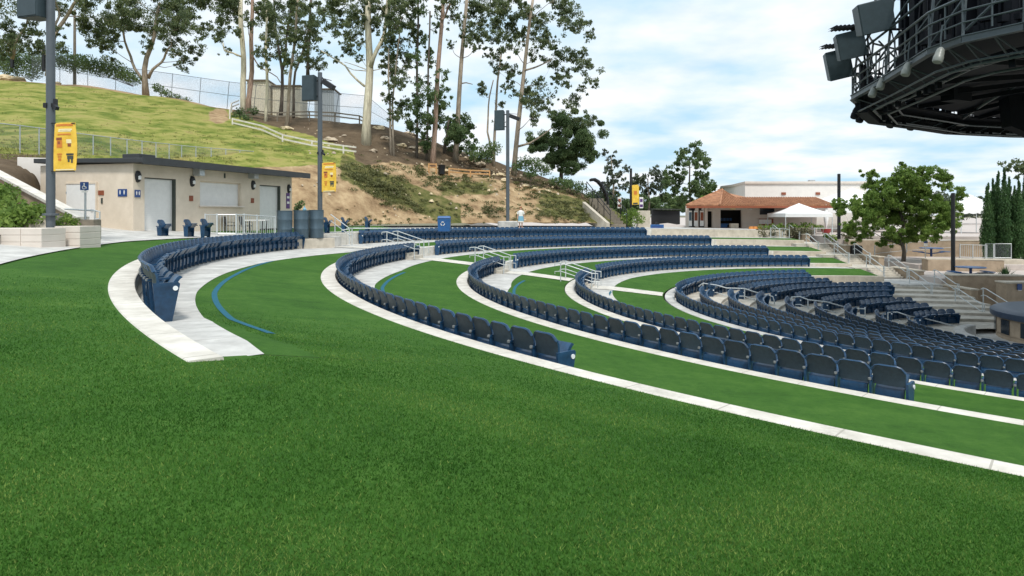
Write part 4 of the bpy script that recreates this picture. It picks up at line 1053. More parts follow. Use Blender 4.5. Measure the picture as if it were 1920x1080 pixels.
# ================================================================ trees
def tree(name, lab, d, trunks, blobs, m_bark, m_leaf, n=150, size=.135, group=None, seed=0, limbs=True, dspread=3.0, branch=.045, extra=None, aspect=.42, droop=.5, flat=.8, rs=1.0):
    """trunks: [(pixel points, [widths px])]; blobs: (x, y, r px)"""
    g = random.Random(seed * 13 + 5); mp = d / F
    hp = hill_at(*trunks[0][0][0]) if 150 < trunks[0][0][0][1] < 345 and trunks[0][0][0][0] < 1100 else None
    if hp is not None and 55 < hp.y < 86: d = hp.y
    mp = d / F; o = W(*trunks[0][0][0], d)
    t = thing(name, lab, 'tree', o, group); tb = MB(); tp = []
    for pts, wd in trunks:
        P = pl([W(x, y, d) - o for x, y in pts], 9)
        P = [p + Vector((0, .25 * math.sin(i * 1.3 + seed), 0)) for i, p in enumerate(P)]
        if pts is trunks[0][0] or pts[0][1] > 200: P[0] = P[0] + Vector((0, 0, -.9))
        R2 = [max(.02, (wd[0] + (wd[-1] - wd[0]) * i / 8) * mp / 2) for i in range(9)]; R2[0] *= 1.3
        tb.tube(P, R2, 9); tp += [(p, r) for p, r in zip(P, R2)][1:]
    cs = []; rr = []
    for (x, y, r) in blobs:
        c = W(x, y, d) - o; c.y += g.uniform(-1, 1) * dspread; cs.append(c); rr.append(r * mp * rs)
    if limbs:
        nodes = [(p, q, 0) for p, q in tp]
        order = sorted(range(len(cs)), key=lambda i: min((p - cs[i]).length for p, q in tp))
        for i in order:
            c, r = cs[i], rr[i]
            def cost(nd):
                p, q, dep = nd; v_ = c - p; return v_.length + (1.2 * max(0, .35 * v_.xy.length - v_.z)) + .25 * dep
            p, q, dep = min(nodes, key=cost)
            L_ = (c - p).length
            m1 = p.lerp(c, .5) + Vector((g.uniform(-.12, .12), g.uniform(-.12, .12), g.uniform(-.16, .02))) * L_
            r0 = min(q * .6, branch * .75 + .006 * L_) if dep == 0 else min(q * .8, .035)
            tb.tube(pl([p, p.lerp(m1, .6), m1, m1.lerp(c, .6) + Vector((0, 0, .04 * L_)), c], 6), [r0, r0 * .85, r0 * .72, r0 * .58, r0 * .45, r0 * .3], 5)
            nodes.append((m1.lerp(c, .6), r0 * .55, dep + 1)); nodes.append((c, r0 * .4, dep + 1))
            for _ in range(3):
                e = c + Vector((g.uniform(-1, 1), g.uniform(-1, 1), g.uniform(-.7, .8))) * r * .8
                tb.tube([m1.lerp(c, .6), c.lerp(e, .5), e], [.016, .012, .007], 4)
    for pts, wd in (extra or []):
        P = pl([W(x, y, d) - o for x, y in pts], 7); tb.tube(P, [max(.012, (wd[0] + (wd[1] - wd[0]) * i / 6) * mp / 2) for i in range(7)], 6)
    tb.build('trunk', m_bark, t, smooth=True)
    # each blob becomes several drooping sub clumps, so the outline is ragged
    C2, R2, N2 = [], [], []
    for c, r in zip(cs, rr):
        for _ in range(13):
            q = Vector((g.gauss(0, .6), g.gauss(0, .6), g.gauss(-.05, .55))) * r; C2.append(c + q); f = g.uniform(.22, .62); R2.append((r * f, r * f, r * f * flat)); N2.append(n * (r / .9) ** 2 * g.uniform(.3, 1.3) * .42)
    leaves('crown', C2, R2, [max(6, int(q)) for q in N2], size, m_leaf, t, flat, droop, aspect, seed)
    return t
G = 'eucalyptus trees on the slope'
E_ = lambda *a, **k: tree('eucalyptus_tree', *a, group=G, **k)
E_('slanting eucalyptus behind the thickest pole, cut by the left frame edge', 78, [([(88, 128), (98, 80), (112, 45), (130, 20), (152, -6)], [9, 5]), ([(98, 80), (110, 30), (104, -5)], [5, 3]), ([(20, 110), (40, 60), (60, 20)], [5, 3])],
   [(20, 15, 28), (50, 60, 20), (60, 88, 16), (30, 85, 15), (12, 50, 18), (60, 20, 22), (75, 92, 14), (10, 95, 16), (118, 70, 12), (110, -5, 22), (150, 5, 18), (125, 95, 14), (170, -12, 20), (0, 70, 18), (85, 5, 18)], M['bark'], M['euca'], seed=1)
E_('low forked eucalyptus with three pale limbs above the grass slope', 76, [([(272, 172), (272, 140), (276, 105), (290, 60), (300, 5)], [11, 4]), ([(270, 155), (252, 125), (236, 88), (232, 50)], [6, 3]), ([(276, 145), (300, 118), (322, 85)], [6, 3])],
   [(180, 52, 22), (206, 80, 20), (195, 65, 18), (238, 28, 26), (250, 60, 22), (222, 96, 17), (270, 8, 28), (310, 28, 26), (330, 58, 22), (312, 78, 18), (352, 88, 18), (344, 108, 10), (290, 42, 15), (320, 8, 24), (350, 20, 24), (200, 18, 24), (165, 8, 18), (370, 58, 18), (332, 104, 14), (340, 125, 8), (215, 42, 18), (268, 50, 16), (285, 82, 12), (180, 30, 15)], M['bark'], M['euca'], seed=2)
E_('paired straight eucalyptus, paler left trunk of the two by the white rail', 76, [([(458, 214), (456, 130), (454, 60), (450, -5)], [11, 8])],
   [(420, 5, 24), (440, 20, 18), (402, 38, 17), (405, 60, 14), (418, 78, 10), (396, 75, 10), (390, 15, 20), (372, 5, 18), (462, 70, 10), (436, 5, 20), (410, 22, 16), (418, 92, 7)], M['bark_pale'], M['euca'], seed=3, extra=[([(452, 106), (436, 99), (420, 95), (418, 80)], [4, 2])])
E_('paired straight eucalyptus, reddish right trunk of the two by the white rail', 75, [([(466, 215), (471, 130), (473, 50), (472, -5)], [10, 6])], [(482, 48, 11), (478, 8, 14), (490, 60, 9), (496, 20, 13), (486, 75, 7)], M['bark_red'], M['euca'], seed=4, extra=[([(474, 105), (485, 125), (500, 133), (518, 142), (526, 155)], [2.5, 1.5])])
E_('slender pale eucalyptus just right of the paired trunks', 72, [([(499, 226), (500, 140), (500, 60), (498, -5)], [6, 4])], [(500, 28, 16), (512, 18, 15), (500, 75, 12), (505, 108, 12), (490, 92, 8), (510, 130, 9), (488, 20, 12), (508, 55, 12)], M['bark_pale'], M['euca'], seed=5)
E_('dark thin eucalyptus with forked stem behind the loudspeaker pole, leftmost of its clump', 73, [([(526, 216), (530, 130), (524, 95), (515, 50), (514, -5)], [7, 3]), ([(530, 130), (540, 60), (545, -5)], [5, 3])], [(530, 20, 20), (540, 45, 17), (528, 60, 12), (540, 112, 13), (520, 40, 14), (518, 90, 10), (530, 2, 16), (512, 60, 11), (550, 5, 16), (536, 85, 10)], M['bark_dark'], M['euca'], seed=6)
E_('brown thin eucalyptus in the middle of the clump behind the loudspeaker pole', 70, [([(536, 236), (545, 150), (552, 70), (560, -5)], [7, 4])], [(558, 78, 16), (556, 48, 17), (572, 18, 18), (560, 118, 17), (545, 20, 15), (575, 50, 15), (566, 100, 12), (560, 5, 16), (548, 70, 12), (580, 90, 12)], M['bark'], M['euca'], seed=7)
E_('dark straight eucalyptus in the clump behind the loudspeaker pole, rightmost stem', 73, [([(549, 222), (553, 140), (578, 60), (586, -5)], [5, 3]), ([(576, 145), (580, 70), (584, -5)], [6, 4])], [(592, 40, 18), (600, 70, 14), (590, 115, 17), (600, 124, 10), (610, 18, 16), (590, 8, 15), (572, 75, 9), (606, 98, 9)], M['bark_dark'], M['euca'], seed=8)
E_('thickest eucalyptus with pale trunk and peeling base above the yellow banner', 65, [([(686, 270), (690, 200), (693, 120), (691, 50), (690, -5)], [17, 10]), ([(694, 125), (705, 100), (718, 70), (725, 35), (727, -5)], [8, 5])],
   [(628, 10, 20), (650, 38, 18), (634, 62, 17), (640, 80, 13), (624, 48, 13), (660, 12, 18), (682, 48, 16), (690, 8, 18), (715, 28, 17), (740, 12, 20), (742, 48, 19), (735, 84, 16), (720, 96, 15), (745, 108, 14), (680, 82, 10), (626, 108, 7), (708, 8, 16), (668, 32, 12), (650, 62, 9), (676, 110, 8), (645, 2, 20), (672, 20, 16), (700, 45, 14), (728, 62, 15), (752, 25, 16), (735, 2, 18), (700, 2, 16), (655, 85, 9), (725, 120, 9)], M['bark_pale'], M['euca'], seed=9, extra=[([(684, 162), (660, 142), (650, 125), (630, 112), (602, 95)], [4.5, 1.5]), ([(686, 130), (665, 122), (645, 116)], [2, 1])])
E_('thin twin-stemmed eucalyptus right of the thickest trunk', 67, [([(734, 290), (730, 180), (728, 90)], [4, 2.5]), ([(739, 288), (735, 190), (745, 110), (752, 30)], [4, 2])], [(728, 130, 16), (750, 78, 16), (760, 38, 16), (726, 184, 13), (741, 198, 13), (750, 165, 13), (762, 148, 11), (766, 8, 16), (746, 220, 12), (756, 122, 10), (735, 160, 10), (770, 55, 14), (745, 60, 13), (760, 100, 12), (752, 190, 11)], M['bark'], M['euca'], seed=10)
E_('dark thin eucalyptus left of the big leaning reddish trunk', 70, [([(782, 296), (782, 150), (784, 50), (783, -5)], [5, 3.5]), ([(800, 300), (803, 150), (806, 20)], [4, 3])], [(782, 18, 17), (790, 70, 13), (790, 150, 16), (802, 190, 18), (816, 202, 16), (820, 165, 13), (790, 220, 18), (832, 150, 10), (776, 190, 13), (808, 230, 15), (775, 240, 14), (795, 255, 14), (806, 110, 9), (820, 40, 12), (800, 275, 12), (826, 180, 12), (795, 10, 14), (775, 50, 11), (800, 90, 10), (785, 120, 12), (812, 225, 14)], M['bark_dark'], M['bushy'], seed=11, size=.15)
E_('big leaning eucalyptus with reddish trunk, left of two on the rocky ridge', 65, [([(811, 308), (817, 210), (824, 90), (832, -5)], [10, 6.5]), ([(829, 38), (838, 22), (848, -5)], [4, 3])], [(845, 8, 13), (850, 30, 9), (838, 5, 14), (858, 18, 10), (820, 12, 9)], M['bark_red'], M['euca'], seed=12)
E_('big leaning eucalyptus with tan trunk, right of two on the rocky ridge', 66, [([(853, 300), (860, 200), (866, 95), (876, -5)], [10, 6])], [(885, 18, 13), (892, 48, 13), (880, 90, 10), (872, 70, 8), (895, 96, 9), (848, 92, 7), (900, 5, 14), (885, 70, 10), (905, 35, 12), (895, 75, 11), (880, 2, 12), (868, 45, 9)], M['bark'], M['euca'], seed=13, extra=[([(862, 157), (874, 155), (886, 158)], [3, 1.5])])
E_('tall spreading eucalyptus with the widest crown, rightmost on the slope', 68, [([(962, 330), (972, 230), (984, 120), (993, 40), (1000, -5)], [10, 5])],
   [(900, 15, 18), (945, 10, 20), (930, 42, 18), (952, 60, 20), (925, 78, 15), (970, 28, 18), (960, 92, 15), (985, 60, 13), (1000, 12, 18), (1010, 45, 16), (1040, 12, 18), (1060, 30, 20), (1052, 48, 14), (1090, 50, 14), (1102, 72, 11), (1060, 90, 18), (1040, 110, 16), (1082, 105, 14), (1100, 125, 16), (1116, 146, 12), (1050, 130, 11), (990, 165, 17), (1010, 156, 14), (1000, 195, 16), (1030, 182, 11), (1060, 162, 10), (1085, 182, 14), (1072, 200, 11), (1110, 222, 11), (962, 120, 13), (955, 150, 11), (970, 172, 10), (1090, 220, 12), (1012, 80, 12), (905, 55, 15), (1020, 210, 12), (1000, 225, 12), (1075, 65, 12), (1098, 92, 10), (1030, 60, 11), (915, 100, 9), (940, 105, 10), (960, 5, 18), (985, 18, 16), (1020, 25, 16), (1075, 12, 16), (925, 2, 18), (940, 28, 16), (975, 50, 14), (1030, 85, 12), (1000, 100, 11), (1065, 125, 11), (1095, 160, 10), (1045, 150, 11), (985, 195, 10), (1015, 185, 10)],
   M['bark'], M['euca'], seed=14, dspread=3.5, extra=[([(984, 132), (1005, 126), (1035, 112)], [4, 2]), ([(970, 275), (995, 268), (1015, 255), (1035, 240)], [5, 2])])
E_('bare-stemmed young eucalyptus left of the slim loudspeaker pole on the slope', 67, [([(925, 312), (928, 240), (932, 160), (940, 100)], [6, 3]), ([(922, 280), (914, 250), (916, 190), (925, 150)], [4, 2])], [(905, 170, 9), (912, 180, 8), (930, 108, 11), (945, 130, 9), (938, 190, 8), (932, 140, 9), (950, 175, 8), (935, 230, 8)], M['bark'], M['euca'], seed=15)
tree('broad_tree', 'round grey-green bushy tree below the widest eucalyptus crown', 72, [([(1052, 330), (1055, 290), (1060, 250)], [7, 4])], [(1022, 258, 22), (1060, 242, 26), (1094, 268, 22), (1060, 292, 26), (1040, 275, 22), (1080, 248, 20), (1085, 300, 18), (1038, 300, 18), (1105, 285, 14), (1012, 275, 14), (1070, 318, 14), (1075, 270, 22), (1045, 225, 16)], M['bark_dark'], M['bushy'], 420, .13, seed=20, rs=1.05)
tree('broad_tree', 'dark dense small tree behind the two leaning trunks', 74, [([(832, 285), (838, 250), (842, 225)], [6, 3])], [(838, 230, 18), (855, 240, 18), (870, 262, 18), (872, 235, 12), (850, 262, 15), (885, 280, 12), (865, 220, 10)], M['bark_dark'], M['bushy'], 260, .15, seed=21)
for (lab, bl_, s) in (('dark green bush on the ridge left of the slim loudspeaker pole', [(905, 285, 71, .9), (925, 278, 71, 1.), (915, 295, 71, .8), (898, 295, 71, .7)], 30),
                      ('dark green bush on the ridge right of the slim loudspeaker pole', [(985, 305, 72, 1.0), (1005, 308, 72, 1.), (1022, 318, 72, .9), (970, 312, 72, .7), (995, 325, 71, .8)], 31),
                      ('dark bush at the foot of the paired trunks by the white rail', [(450, 212, 74, .8), (462, 222, 72, .7), (475, 208, 74, .7), (440, 218, 73, .5)], 32),
                      ('dense dark bush at the lower end of the ridge', [(1060, 345, 75, 1.), (1085, 352, 75, 1.), (1040, 340, 75, .8), (1105, 365, 75, .7)], 33),
                      ('dark hedge-like bush on the skyline left of the low forked tree', [(215, 130, 84, 1.6), (190, 128, 84, 1.5), (165, 120, 84, 1.6), (140, 118, 85, 1.7), (235, 140, 83, 1.2), (112, 112, 85, 1.5), (250, 148, 83, 1.)], 34),
                      ('dark bush mass on the skyline at the left frame edge', [(0, 110, 86, 1.8), (30, 112, 86, 1.7), (60, 115, 86, 1.6), (85, 118, 86, 1.5), (-30, 105, 86, 1.8), (20, 130, 85, 1.4), (60, 135, 85, 1.3)], 35),
                      ('dark low bush below the skyline fence right of the forked tree', [(310, 175, 82, .8), (330, 185, 82, .8), (350, 190, 82, .7), (295, 165, 82, .8)], 36),
                      ('green bush right of the leaning trunks under the small dark tree', [(880, 275, 70, .7), (890, 290, 69, .6)], 37)):
    shrub('hillside_bush', lab, bl_, 420, .12, M['bushy'], 'bush', 'bushes on the slope', s)
# ground cover on the slope: stuff
def cover(name, lab, spots, seed):
    g = random.Random(seed); cs, rs = [], []
    for (x0, y0, x1, y1, n, r) in spots:
        for _ in range(n):
            f = g.random(); x = x0 + (x1 - x0) * f + g.gauss(0, 16); y = y0 + (y1 - y0) * f + g.gauss(0, 9); p = hill_at(x, y)
            if p is None: continue
            q = r * g.uniform(.4, 1.2); cs.append(p + Vector((0, 0, q * .06))); rs.append((q, q, q * .32))
    o = leaves(name, cs, rs, [int(60 * r[0] ** 2 / .25) + 12 for r in rs], .075, M['cover'], None, .35, .05, .5, seed)
    return tag(struct(o, 'stuff'), lab, 'ground cover')
cover('ground_cover', 'olive green ground cover creeping over the earth slope', [(655, 318, 860, 340, 80, .65), (690, 335, 790, 395, 90, .6), (830, 345, 930, 358, 45, .6), (880, 385, 1100, 408, 90, .5), (1000, 365, 1100, 385, 50, .6), (650, 330, 700, 345, 30, .5), (1030, 380, 1110, 412, 50, .6), (640, 412, 800, 415, 20, .3), (800, 385, 940, 410, 26, .3), (700, 300, 900, 335, 30, .4), (950, 330, 1060, 365, 50, .6), (560, 395, 780, 412, 18, .25)], 5)
# loose stones and leaf litter: stuff
g_ = random.Random(21); sb_ = MB()
for (x0, x1, y0, y1, n_) in ((700, 960, 250, 330, 200), (560, 700, 232, 290, 60), (560, 1090, 330, 414, 60), (900, 1050, 315, 365, 120)):
    for _ in range(n_):
        x, y = g_.uniform(x0, x1), g_.uniform(y0, y1); p = hill_at(x, y)
        if p is None or abs(H - F * p.z / p.y - y) > 6: continue
        r = g_.choice((.05, .07, .09, .13, .2)) * g_.uniform(.7, 1.3); vs = []
        for q in ((1, 0, 0), (.4, .9, .1), (-.7, .6, 0), (-.9, -.4, .1), (.2, -1, 0)): vs.append(p + Vector(q) * r * g_.uniform(.7, 1.2) - Vector((0, 0, .05)))
        vs += [p + Vector((q[0] * .5, q[1] * .5, g_.uniform(.45, .8))) * r for q in ((1, .2, 0), (-.3, .9, 0), (-.6, -.8, 0))]
        sb_.cur = 0 if g_.random() < .6 else 1
        sb_.add(vs, [(0, 1, 5), (1, 6, 5), (1, 2, 6), (2, 3, 6), (3, 7, 6), (3, 4, 7), (4, 5, 7), (4, 0, 5), (5, 6, 7)])
tag(struct(sb_.build('loose_stones', [M['rock'], M['rock_pale']]), 'stuff'), 'loose stones scattered over the earth slope under the trees', 'stones')
# dry tufts over the grass slope: stuff
g_ = random.Random(31); cs_, rs_ = [], []
for _ in range(1400):
    x = g_.uniform(-60, 660); v = g_.uniform(2.6, 5.0); p = hill_pt(x, v); y = H - F * p.z / p.y
    if x > 440 and (y < 214 + (x - 432) * .30 or y > 306): continue
    r = g_.uniform(.12, .5); cs_.append(p + Vector((0, 0, .03))); rs_.append((r, r, r * .16))
tag(struct(leaves('dry_grass', cs_, rs_, [12] * len(cs_), .07, M['dry'], None, .2, -.6, .25, 41), 'stuff'), 'dry yellowing grass tufts over the upper lawn slope', 'grass')
# boulders
def boulder(x, y, r, m_, lab, s, sq=.65):
    p = hill_at(x, y); g = random.Random(s); bm = bmesh.new(); bmesh.ops.create_icosphere(bm, subdivisions=3, radius=1)
    for v in bm.verts:
        n = mnoise.fractal(v.co * 1.1 + Vector((s * 3.1, 0, 0)), 1, 2, 4); v.co *= r * (1 + .45 * n); v.co.z *= sq
    me = bpy.data.meshes.new('boulder'); bm.to_mesh(me); bm.free(); me.materials.append(m_)
    me.shade_smooth(); me.set_sharp_from_angle(angle=R_(35))
    o = bpy.data.objects.new('boulder', me); C.objects.link(o); o.location = p + Vector((0, 0, r * .15)); o.rotation_euler = (0, 0, g.random() * 6)
    return tag(o, lab, 'boulder', 'rocks on the slope')
RK = [(538, 243, .55, 'rock_pale', 'pale yellow boulder in the middle of the bare earth above the white rail'), (620, 265, .6, 'rock', 'flat grey-brown boulder behind the loudspeaker pole'), (712, 244, .7, 'rock_pale', 'pale slab of rock just right of the thickest trunk'), (722, 262, .55, 'rock', 'brown rock below the slab right of the thickest trunk'),
      (765, 252, .8, 'rock', 'large dark rock on the skyline between thin stems'), (752, 275, .5, 'rock_pale', 'small pale rock left of the dark thin stems'), (775, 280, .5, 'rock', 'tilted rock at the foot of the dark thin stems'), (885, 300, .6, 'rock_pale', 'pale rock right of the tan leaning trunk'), (900, 310, .6, 'rock', 'brown rock leading down from the tan leaning trunk'),
      (870, 285, .6, 'rock', 'upright rock on the ridge behind the tan leaning trunk'), (938, 330, .5, 'rock_pale', 'pale rock at the foot of the bare-stemmed tree'), (947, 340, .45, 'rock_pale', 'pale rock touching the slim loudspeaker pole'), (985, 349, .38, 'rock_pale', 'first pale stone in the line right of the slim pole'), (1003, 355, .32, 'rock_pale', 'middle pale stone in the line right of the slim pole'), (1026, 360, .4, 'rock_pale', 'last pale stone in the line right of the slim pole'),
      (960, 322, .6, 'rock', 'dark rock behind the slim pole'), (835, 322, .4, 'rock_pale', 'pale rock beside the orange timber rail'), (10, 122, 1.0, 'rock_pale', 'large pale rock on the skyline at the left frame edge'), (32, 128, .8, 'rock_pale', 'second pale rock on the skyline near the left frame edge'), (106, 139, .5, 'rock_pale', 'pale flat rock just right of the thickest pole'),
      (645, 256, .3, 'rock', 'small rock on the bare earth near the brown rail'), (700, 285, .4, 'rock', 'rock at the foot of the thickest trunk'), (590, 222, .3, 'rock_pale', 'little pale rock under the brown rail fence'), (910, 322, .45, 'rock', 'brown rock above the right end of the orange rail')]
for i, (x, y, r, m_, lab) in enumerate(RK): boulder(x, y, r, M[m_], lab, i + 1, .5)
tag(MB().lathe(hill_at(828, 325), [(.32, -.1), (.36, .75), (.38, .78), (.3, .8)], 14).build('black_barrel', M['black'], smooth=40), 'small black barrel standing beside the orange timber rail', 'barrel')
# utility pole and dark posts on the left skyline
o = W(140, 150, 86); t = thing('utility_pole', 'wooden utility pole with one cross arm on the left skyline', 'pole', o); hh = 132 * 86 / F
MB().tube([(0, 0, -.8), (0, 0, hh)], [.2, .14], 8).build('pole_shaft', M['greywood'], t); MB().box((0, -.15, hh - .9), (1.5, .1, .12)).build('cross_arm', M['greywood'], t)
for x, y0, y1, lab in ((23, 72, 118, 'dark square post on the skyline nearest the left frame edge'), (82, 84, 124, 'dark square post on the skyline hidden partly by leaves')):
    o = W(x, y1, 84); tag(MB().box((0, 0, (y1 - y0) * 84 / F / 2 - .3), (.3, .3, (y1 - y0) * 84 / F + .6)).build('dark_post', M['black'], loc=o), lab, 'post')
# storage containers beyond the skyline fence
def container(x0, x1, yt, yb, d, lab, m_='container', turn=0.):
    o = W((x0 + x1) / 2, yb, d); wd = (x1 - x0) * d / F; ht = (yb - yt) * d / F; t = thing('storage_shed', lab, 'shed', o, 'corrugated sheds behind the trees', turn)
    b = MB(); n = max(8, int(wd / .28)); P = []
    for i in range(n * 4 + 1):
        u = i / (n * 4); P.append((-wd / 2 + wd * u, -1.6 + (.05 if (i // 2) % 2 else -.0)))
    b.prism(P + [(wd / 2, 1.6), (-wd / 2, 1.6)], -1.2, ht); b.build('shed_wall', M[m_], t)
    b = MB(); b.hexa([(-wd / 2 - .15, -1.85, ht + .002), (wd / 2 + .15, -1.85, ht + .002), (wd / 2 + .15, 1.85, ht - .15), (-wd / 2 - .15, 1.85, ht - .15), (-wd / 2 - .15, -1.85, ht + .14), (wd / 2 + .15, -1.85, ht + .14), (wd / 2 + .15, 1.85, ht + .0), (-wd / 2 - .15, 1.85, ht + .0)]); b.build('roof', M['greywood'], t)
    return t
container(472, 510, 156, 230, 90, 'beige corrugated shed, leftmost beyond the skyline trees'); container(519, 570, 166, 236, 91, 'beige corrugated shed, middle one beyond the skyline trees'); container(596, 632, 172, 242, 92, 'greenish grey corrugated shed beyond the fence right of the loudspeaker', 'galv')
# ---------------------------------------------------------------- end of the slope: steps, arch, bush, walls, fence, sign cart
def hwall(x0, y0, x1, y1, d0, d1, hgt, lab, m_): return None
p, q = W(1092, 378, 70), W(1138, 418, 66)
b = MB(); 
P0 = p; b.hexa([v - P0 for v in (p + Vector((0, 0, -2)), q + Vector((0, 0, -1)), q + Vector((.4, .8, -1)), p + Vector((.4, .8, -2)), p, q, q + Vector((.4, .8, 0)), p + Vector((.4, .8, 0)))])
tag(b.build('wing_wall', M['conc_beige'], loc=P0, bevel=.03), 'sloping beige wing wall ending the earth slope', 'wall')
for i in range(10):
    pass
st = thing('hillside_steps', 'dark timber steps climbing behind the beige wing wall', 'steps', W(1160, 424, 69)); o = st.location
b = MB()
for i in range(9):
    c = W(1158 - i * 5, 420 - i * 6, 69 + i * .7) - o; b.box(c + Vector((0, 0, -.5)), (1.6, .6, 1.0))
b.build('treads', M['greywood'], st)
for s_, nm in ((0, 'hand_rail'), (1.7, 'hand_rail')):
    b = MB(); A_ = W(1158, 395, 69) - o + Vector((s_ - .8, -.3, 0)); B_ = W(1113, 341, 75) - o + Vector((s_ - .8, -.3, 0)); b.tube([A_, B_], .05, 6); b.tube([A_ - Vector((0, 0, .5)), B_ - Vector((0, 0, .5))], .035, 6)
    for f in (0, .25, .5, .75, 1): c = A_.lerp(B_, f); b.tube([c, c - Vector((0, 0, 1.5))], .04, 6)
    b.build(nm, M['black'], st)
t = thing('arched_trellis', 'dark arched trellis silhouette at the top of the timber steps', 'trellis', W(1120, 400, 76)); o = t.location
b = MB(); ap = [W(1108, 337, 76), W(1116, 336, 76), (W(1124, 341, 76)), W(1132, 352, 76), W(1138, 366, 76), W(1140, 380, 76), W(1140, 402, 76)]
for dy in (0, 1.2): b.tube([q - o + Vector((0, dy, 0)) for q in pl(ap, 12)], .16, 7)
for q in pl(ap, 14): b.tube([q - o, q - o + Vector((0, 1.2, 0))], .09, 6)
b.build('arch_frame', M['black'], t)
shrub('round_bush', 'round bright green bush at the foot of the slim black pole', [(1175, 405, 70.5, .75), (1190, 402, 70.5, .75), (1200, 412, 70.5, .6), (1165, 413, 70.5, .55), (1182, 416, 70.3, .7), (1184, 396, 70.6, .55)], 420, .11, M['fresh'], 'bush', seed=40)
bx = W(1206, 430, 72); tag(MB().box((0, 0, .95), (1.35, .8, 2.1)).build('gate_pillar', M['conc_beige'], loc=bx, bevel=.03), 'square tan wall block right of the round green bush', 'pillar')
for x0, x1, lab in ((1158, 1165, 'small white and red banner left of the slim black pole'), (1199, 1206, 'small white banner right of the slim black pole')):
    o = W(x0, 370, 76); t = thing('small_banner', lab, 'banner', o); wd = (x1 - x0) * 76 / F; b = MB(); b.box((wd / 2, 0, -.6), (wd, .04, 1.25)); c = b.build('banner_cloth', M['white'], t)
    b = MB(); b.box((wd / 2, -.03, -.35), (wd * .7, .01, .35)); b.box((wd / 2, -.03, -.95), (wd * .8, .01, .3)); b.build('printed_patch', M['maroon' if x0 < 1180 else 'purple'], c); MB().tube([(-.03, 0, .1), (-.03, 0, -3.2)], .03, 6).build('banner_post', M['black'], t)
t = thing('slatted_fence', 'long black slatted fence under a flat roof behind the sign cart', 'fence', W(1220, 424, 78)); o = t.location
b = MB(); p, q = W(1222, 424, 78) - o, W(1274, 420, 92) - o
n = 46
for i in range(n): c = p.lerp(q, i / (n - 1)); b.box((c.x, c.y, .95), (.13, .06, 1.9))
b.bar(p + Vector((0, .1, 1.8)), q + Vector((0, .1, 1.8)), .1, .12); b.bar(p + Vector((0, .1, .3)), q + Vector((0, .1, .3)), .1, .12); b.build('slat_panel', M['black'], t)
b = MB(); b.bar(p + Vector((0, .3, 2.0)), q + Vector((0, .3, 2.0)), .9, .10); b.build('roof', M['dark'], t)
t = thing('sign_cart', 'navy sign board on slim legs standing before the ramp', 'sign', W(1232, 440, 68)); 
MB().box((0, 0, .72), (1.35, .12, .62)).build('sign_board', M['bluebin'], t, bevel=.02); MB().box((0, -.075, .78), (1.0, .02, .25)).build('board_print', M['blue'], t); MB().hexa([(-.25, -.05, 1.03), (.25, -.05, 1.03), (.25, .05, 1.03), (-.25, .05, 1.03), (-.1, -.05, 1.3), (.1, -.05, 1.3), (.1, .05, 1.3), (-.1, .05, 1.3)]).build('top_ornament', M['black'], t)
for s_ in (-.5, .5): MB().tube([(s_, 0, 0), (s_, 0, .41)], .03, 6).build('leg', M['black'], t)
struct(MB().add([W(1225, 421, 78), W(1252, 418, 80), W(1345, 434, 74), W(1330, 440, 70), W(1222, 437, 70)], [(0, 1, 2, 3, 4)]).build('ramp', M['paving']))
# background trees on the right
FT = 'trees beyond the plaza'
tree('sparse_tree', 'thin sparse tree left of the slim black pole, far behind', 110, [([(1150, 400), (1150, 345), (1146, 295)], [5, 2])], [(1140, 292, 10), (1152, 305, 10), (1135, 320, 10), (1160, 330, 11), (1143, 342, 11), (1168, 350, 9), (1130, 348, 9), (1155, 360, 10), (1125, 365, 10), (1172, 318, 6)], M['bark'], M['far'], 50, .26, FT, 50)
tree('sparse_tree', 'pale sparse spreading tree right of the slim black pole, far behind', 110, [([(1217, 405), (1217, 370), (1214, 335)], [4, 2])], [(1200, 332, 10), (1215, 328, 11), (1230, 336, 10), (1207, 346, 11), (1225, 352, 11), (1240, 348, 9), (1195, 352, 9), (1212, 362, 9), (1186, 340, 8)], M['bark'], M['far'], 55, .26, FT, 51)
tree('sparse_tree', 'tall open tree left of the tiled roof, standing behind it', 100, [([(1294, 420), (1294, 370), (1292, 300)], [5, 2])], [(1280, 288, 12), (1300, 280, 11), (1318, 290, 12), (1270, 305, 11), (1290, 310, 14), (1325, 305, 10), (1262, 325, 11), (1280, 335, 14), (1310, 325, 13), (1328, 335, 9), (1255, 342, 9), (1268, 352, 13), (1295, 355, 14), (1318, 350, 12), (1282, 375, 14), (1305, 378, 13)], M['bark_dark'], M['bushy'], 90, .24, FT, 52)
tree('broad_tree', 'fuller green tree just behind the ridge of the tiled roof', 98, [([(1340, 420), (1340, 380)], [6, 4])], [(1322, 362, 12), (1340, 352, 13), (1355, 360, 12), (1330, 378, 14), (1350, 378, 13), (1312, 382, 12)], M['bark_dark'], M['fresh'], 120, .24, FT, 53)
g_ = random.Random(3)
tl = [W(1120 + 175 * i / 26, g_.uniform(366, 398), g_.uniform(108, 120)) for i in range(40)] + [W(1090 + 60 * g_.random(), g_.uniform(385, 402), 110) for i in range(10)]
tag(struct(leaves('treeline', tl, [g_.uniform(1., 1.9) for _ in tl], [int(300)] * len(tl), .3, M['bushy'], None, .8, .2, .5, 77), 'stuff'), 'low mixed green wood beyond the black fence', 'treeline')
tl = [W(1600 + 700 * g_.random(), g_.uniform(372, 402), g_.uniform(130, 150)) for i in range(60)]
tag(struct(leaves('treeline', tl, [g_.uniform(1.6, 2.6) for _ in tl], [int(320)] * len(tl), .35, M['far'], None, .8, .2, .5, 78), 'stuff'), 'far pale green wood behind the white tents', 'treeline')
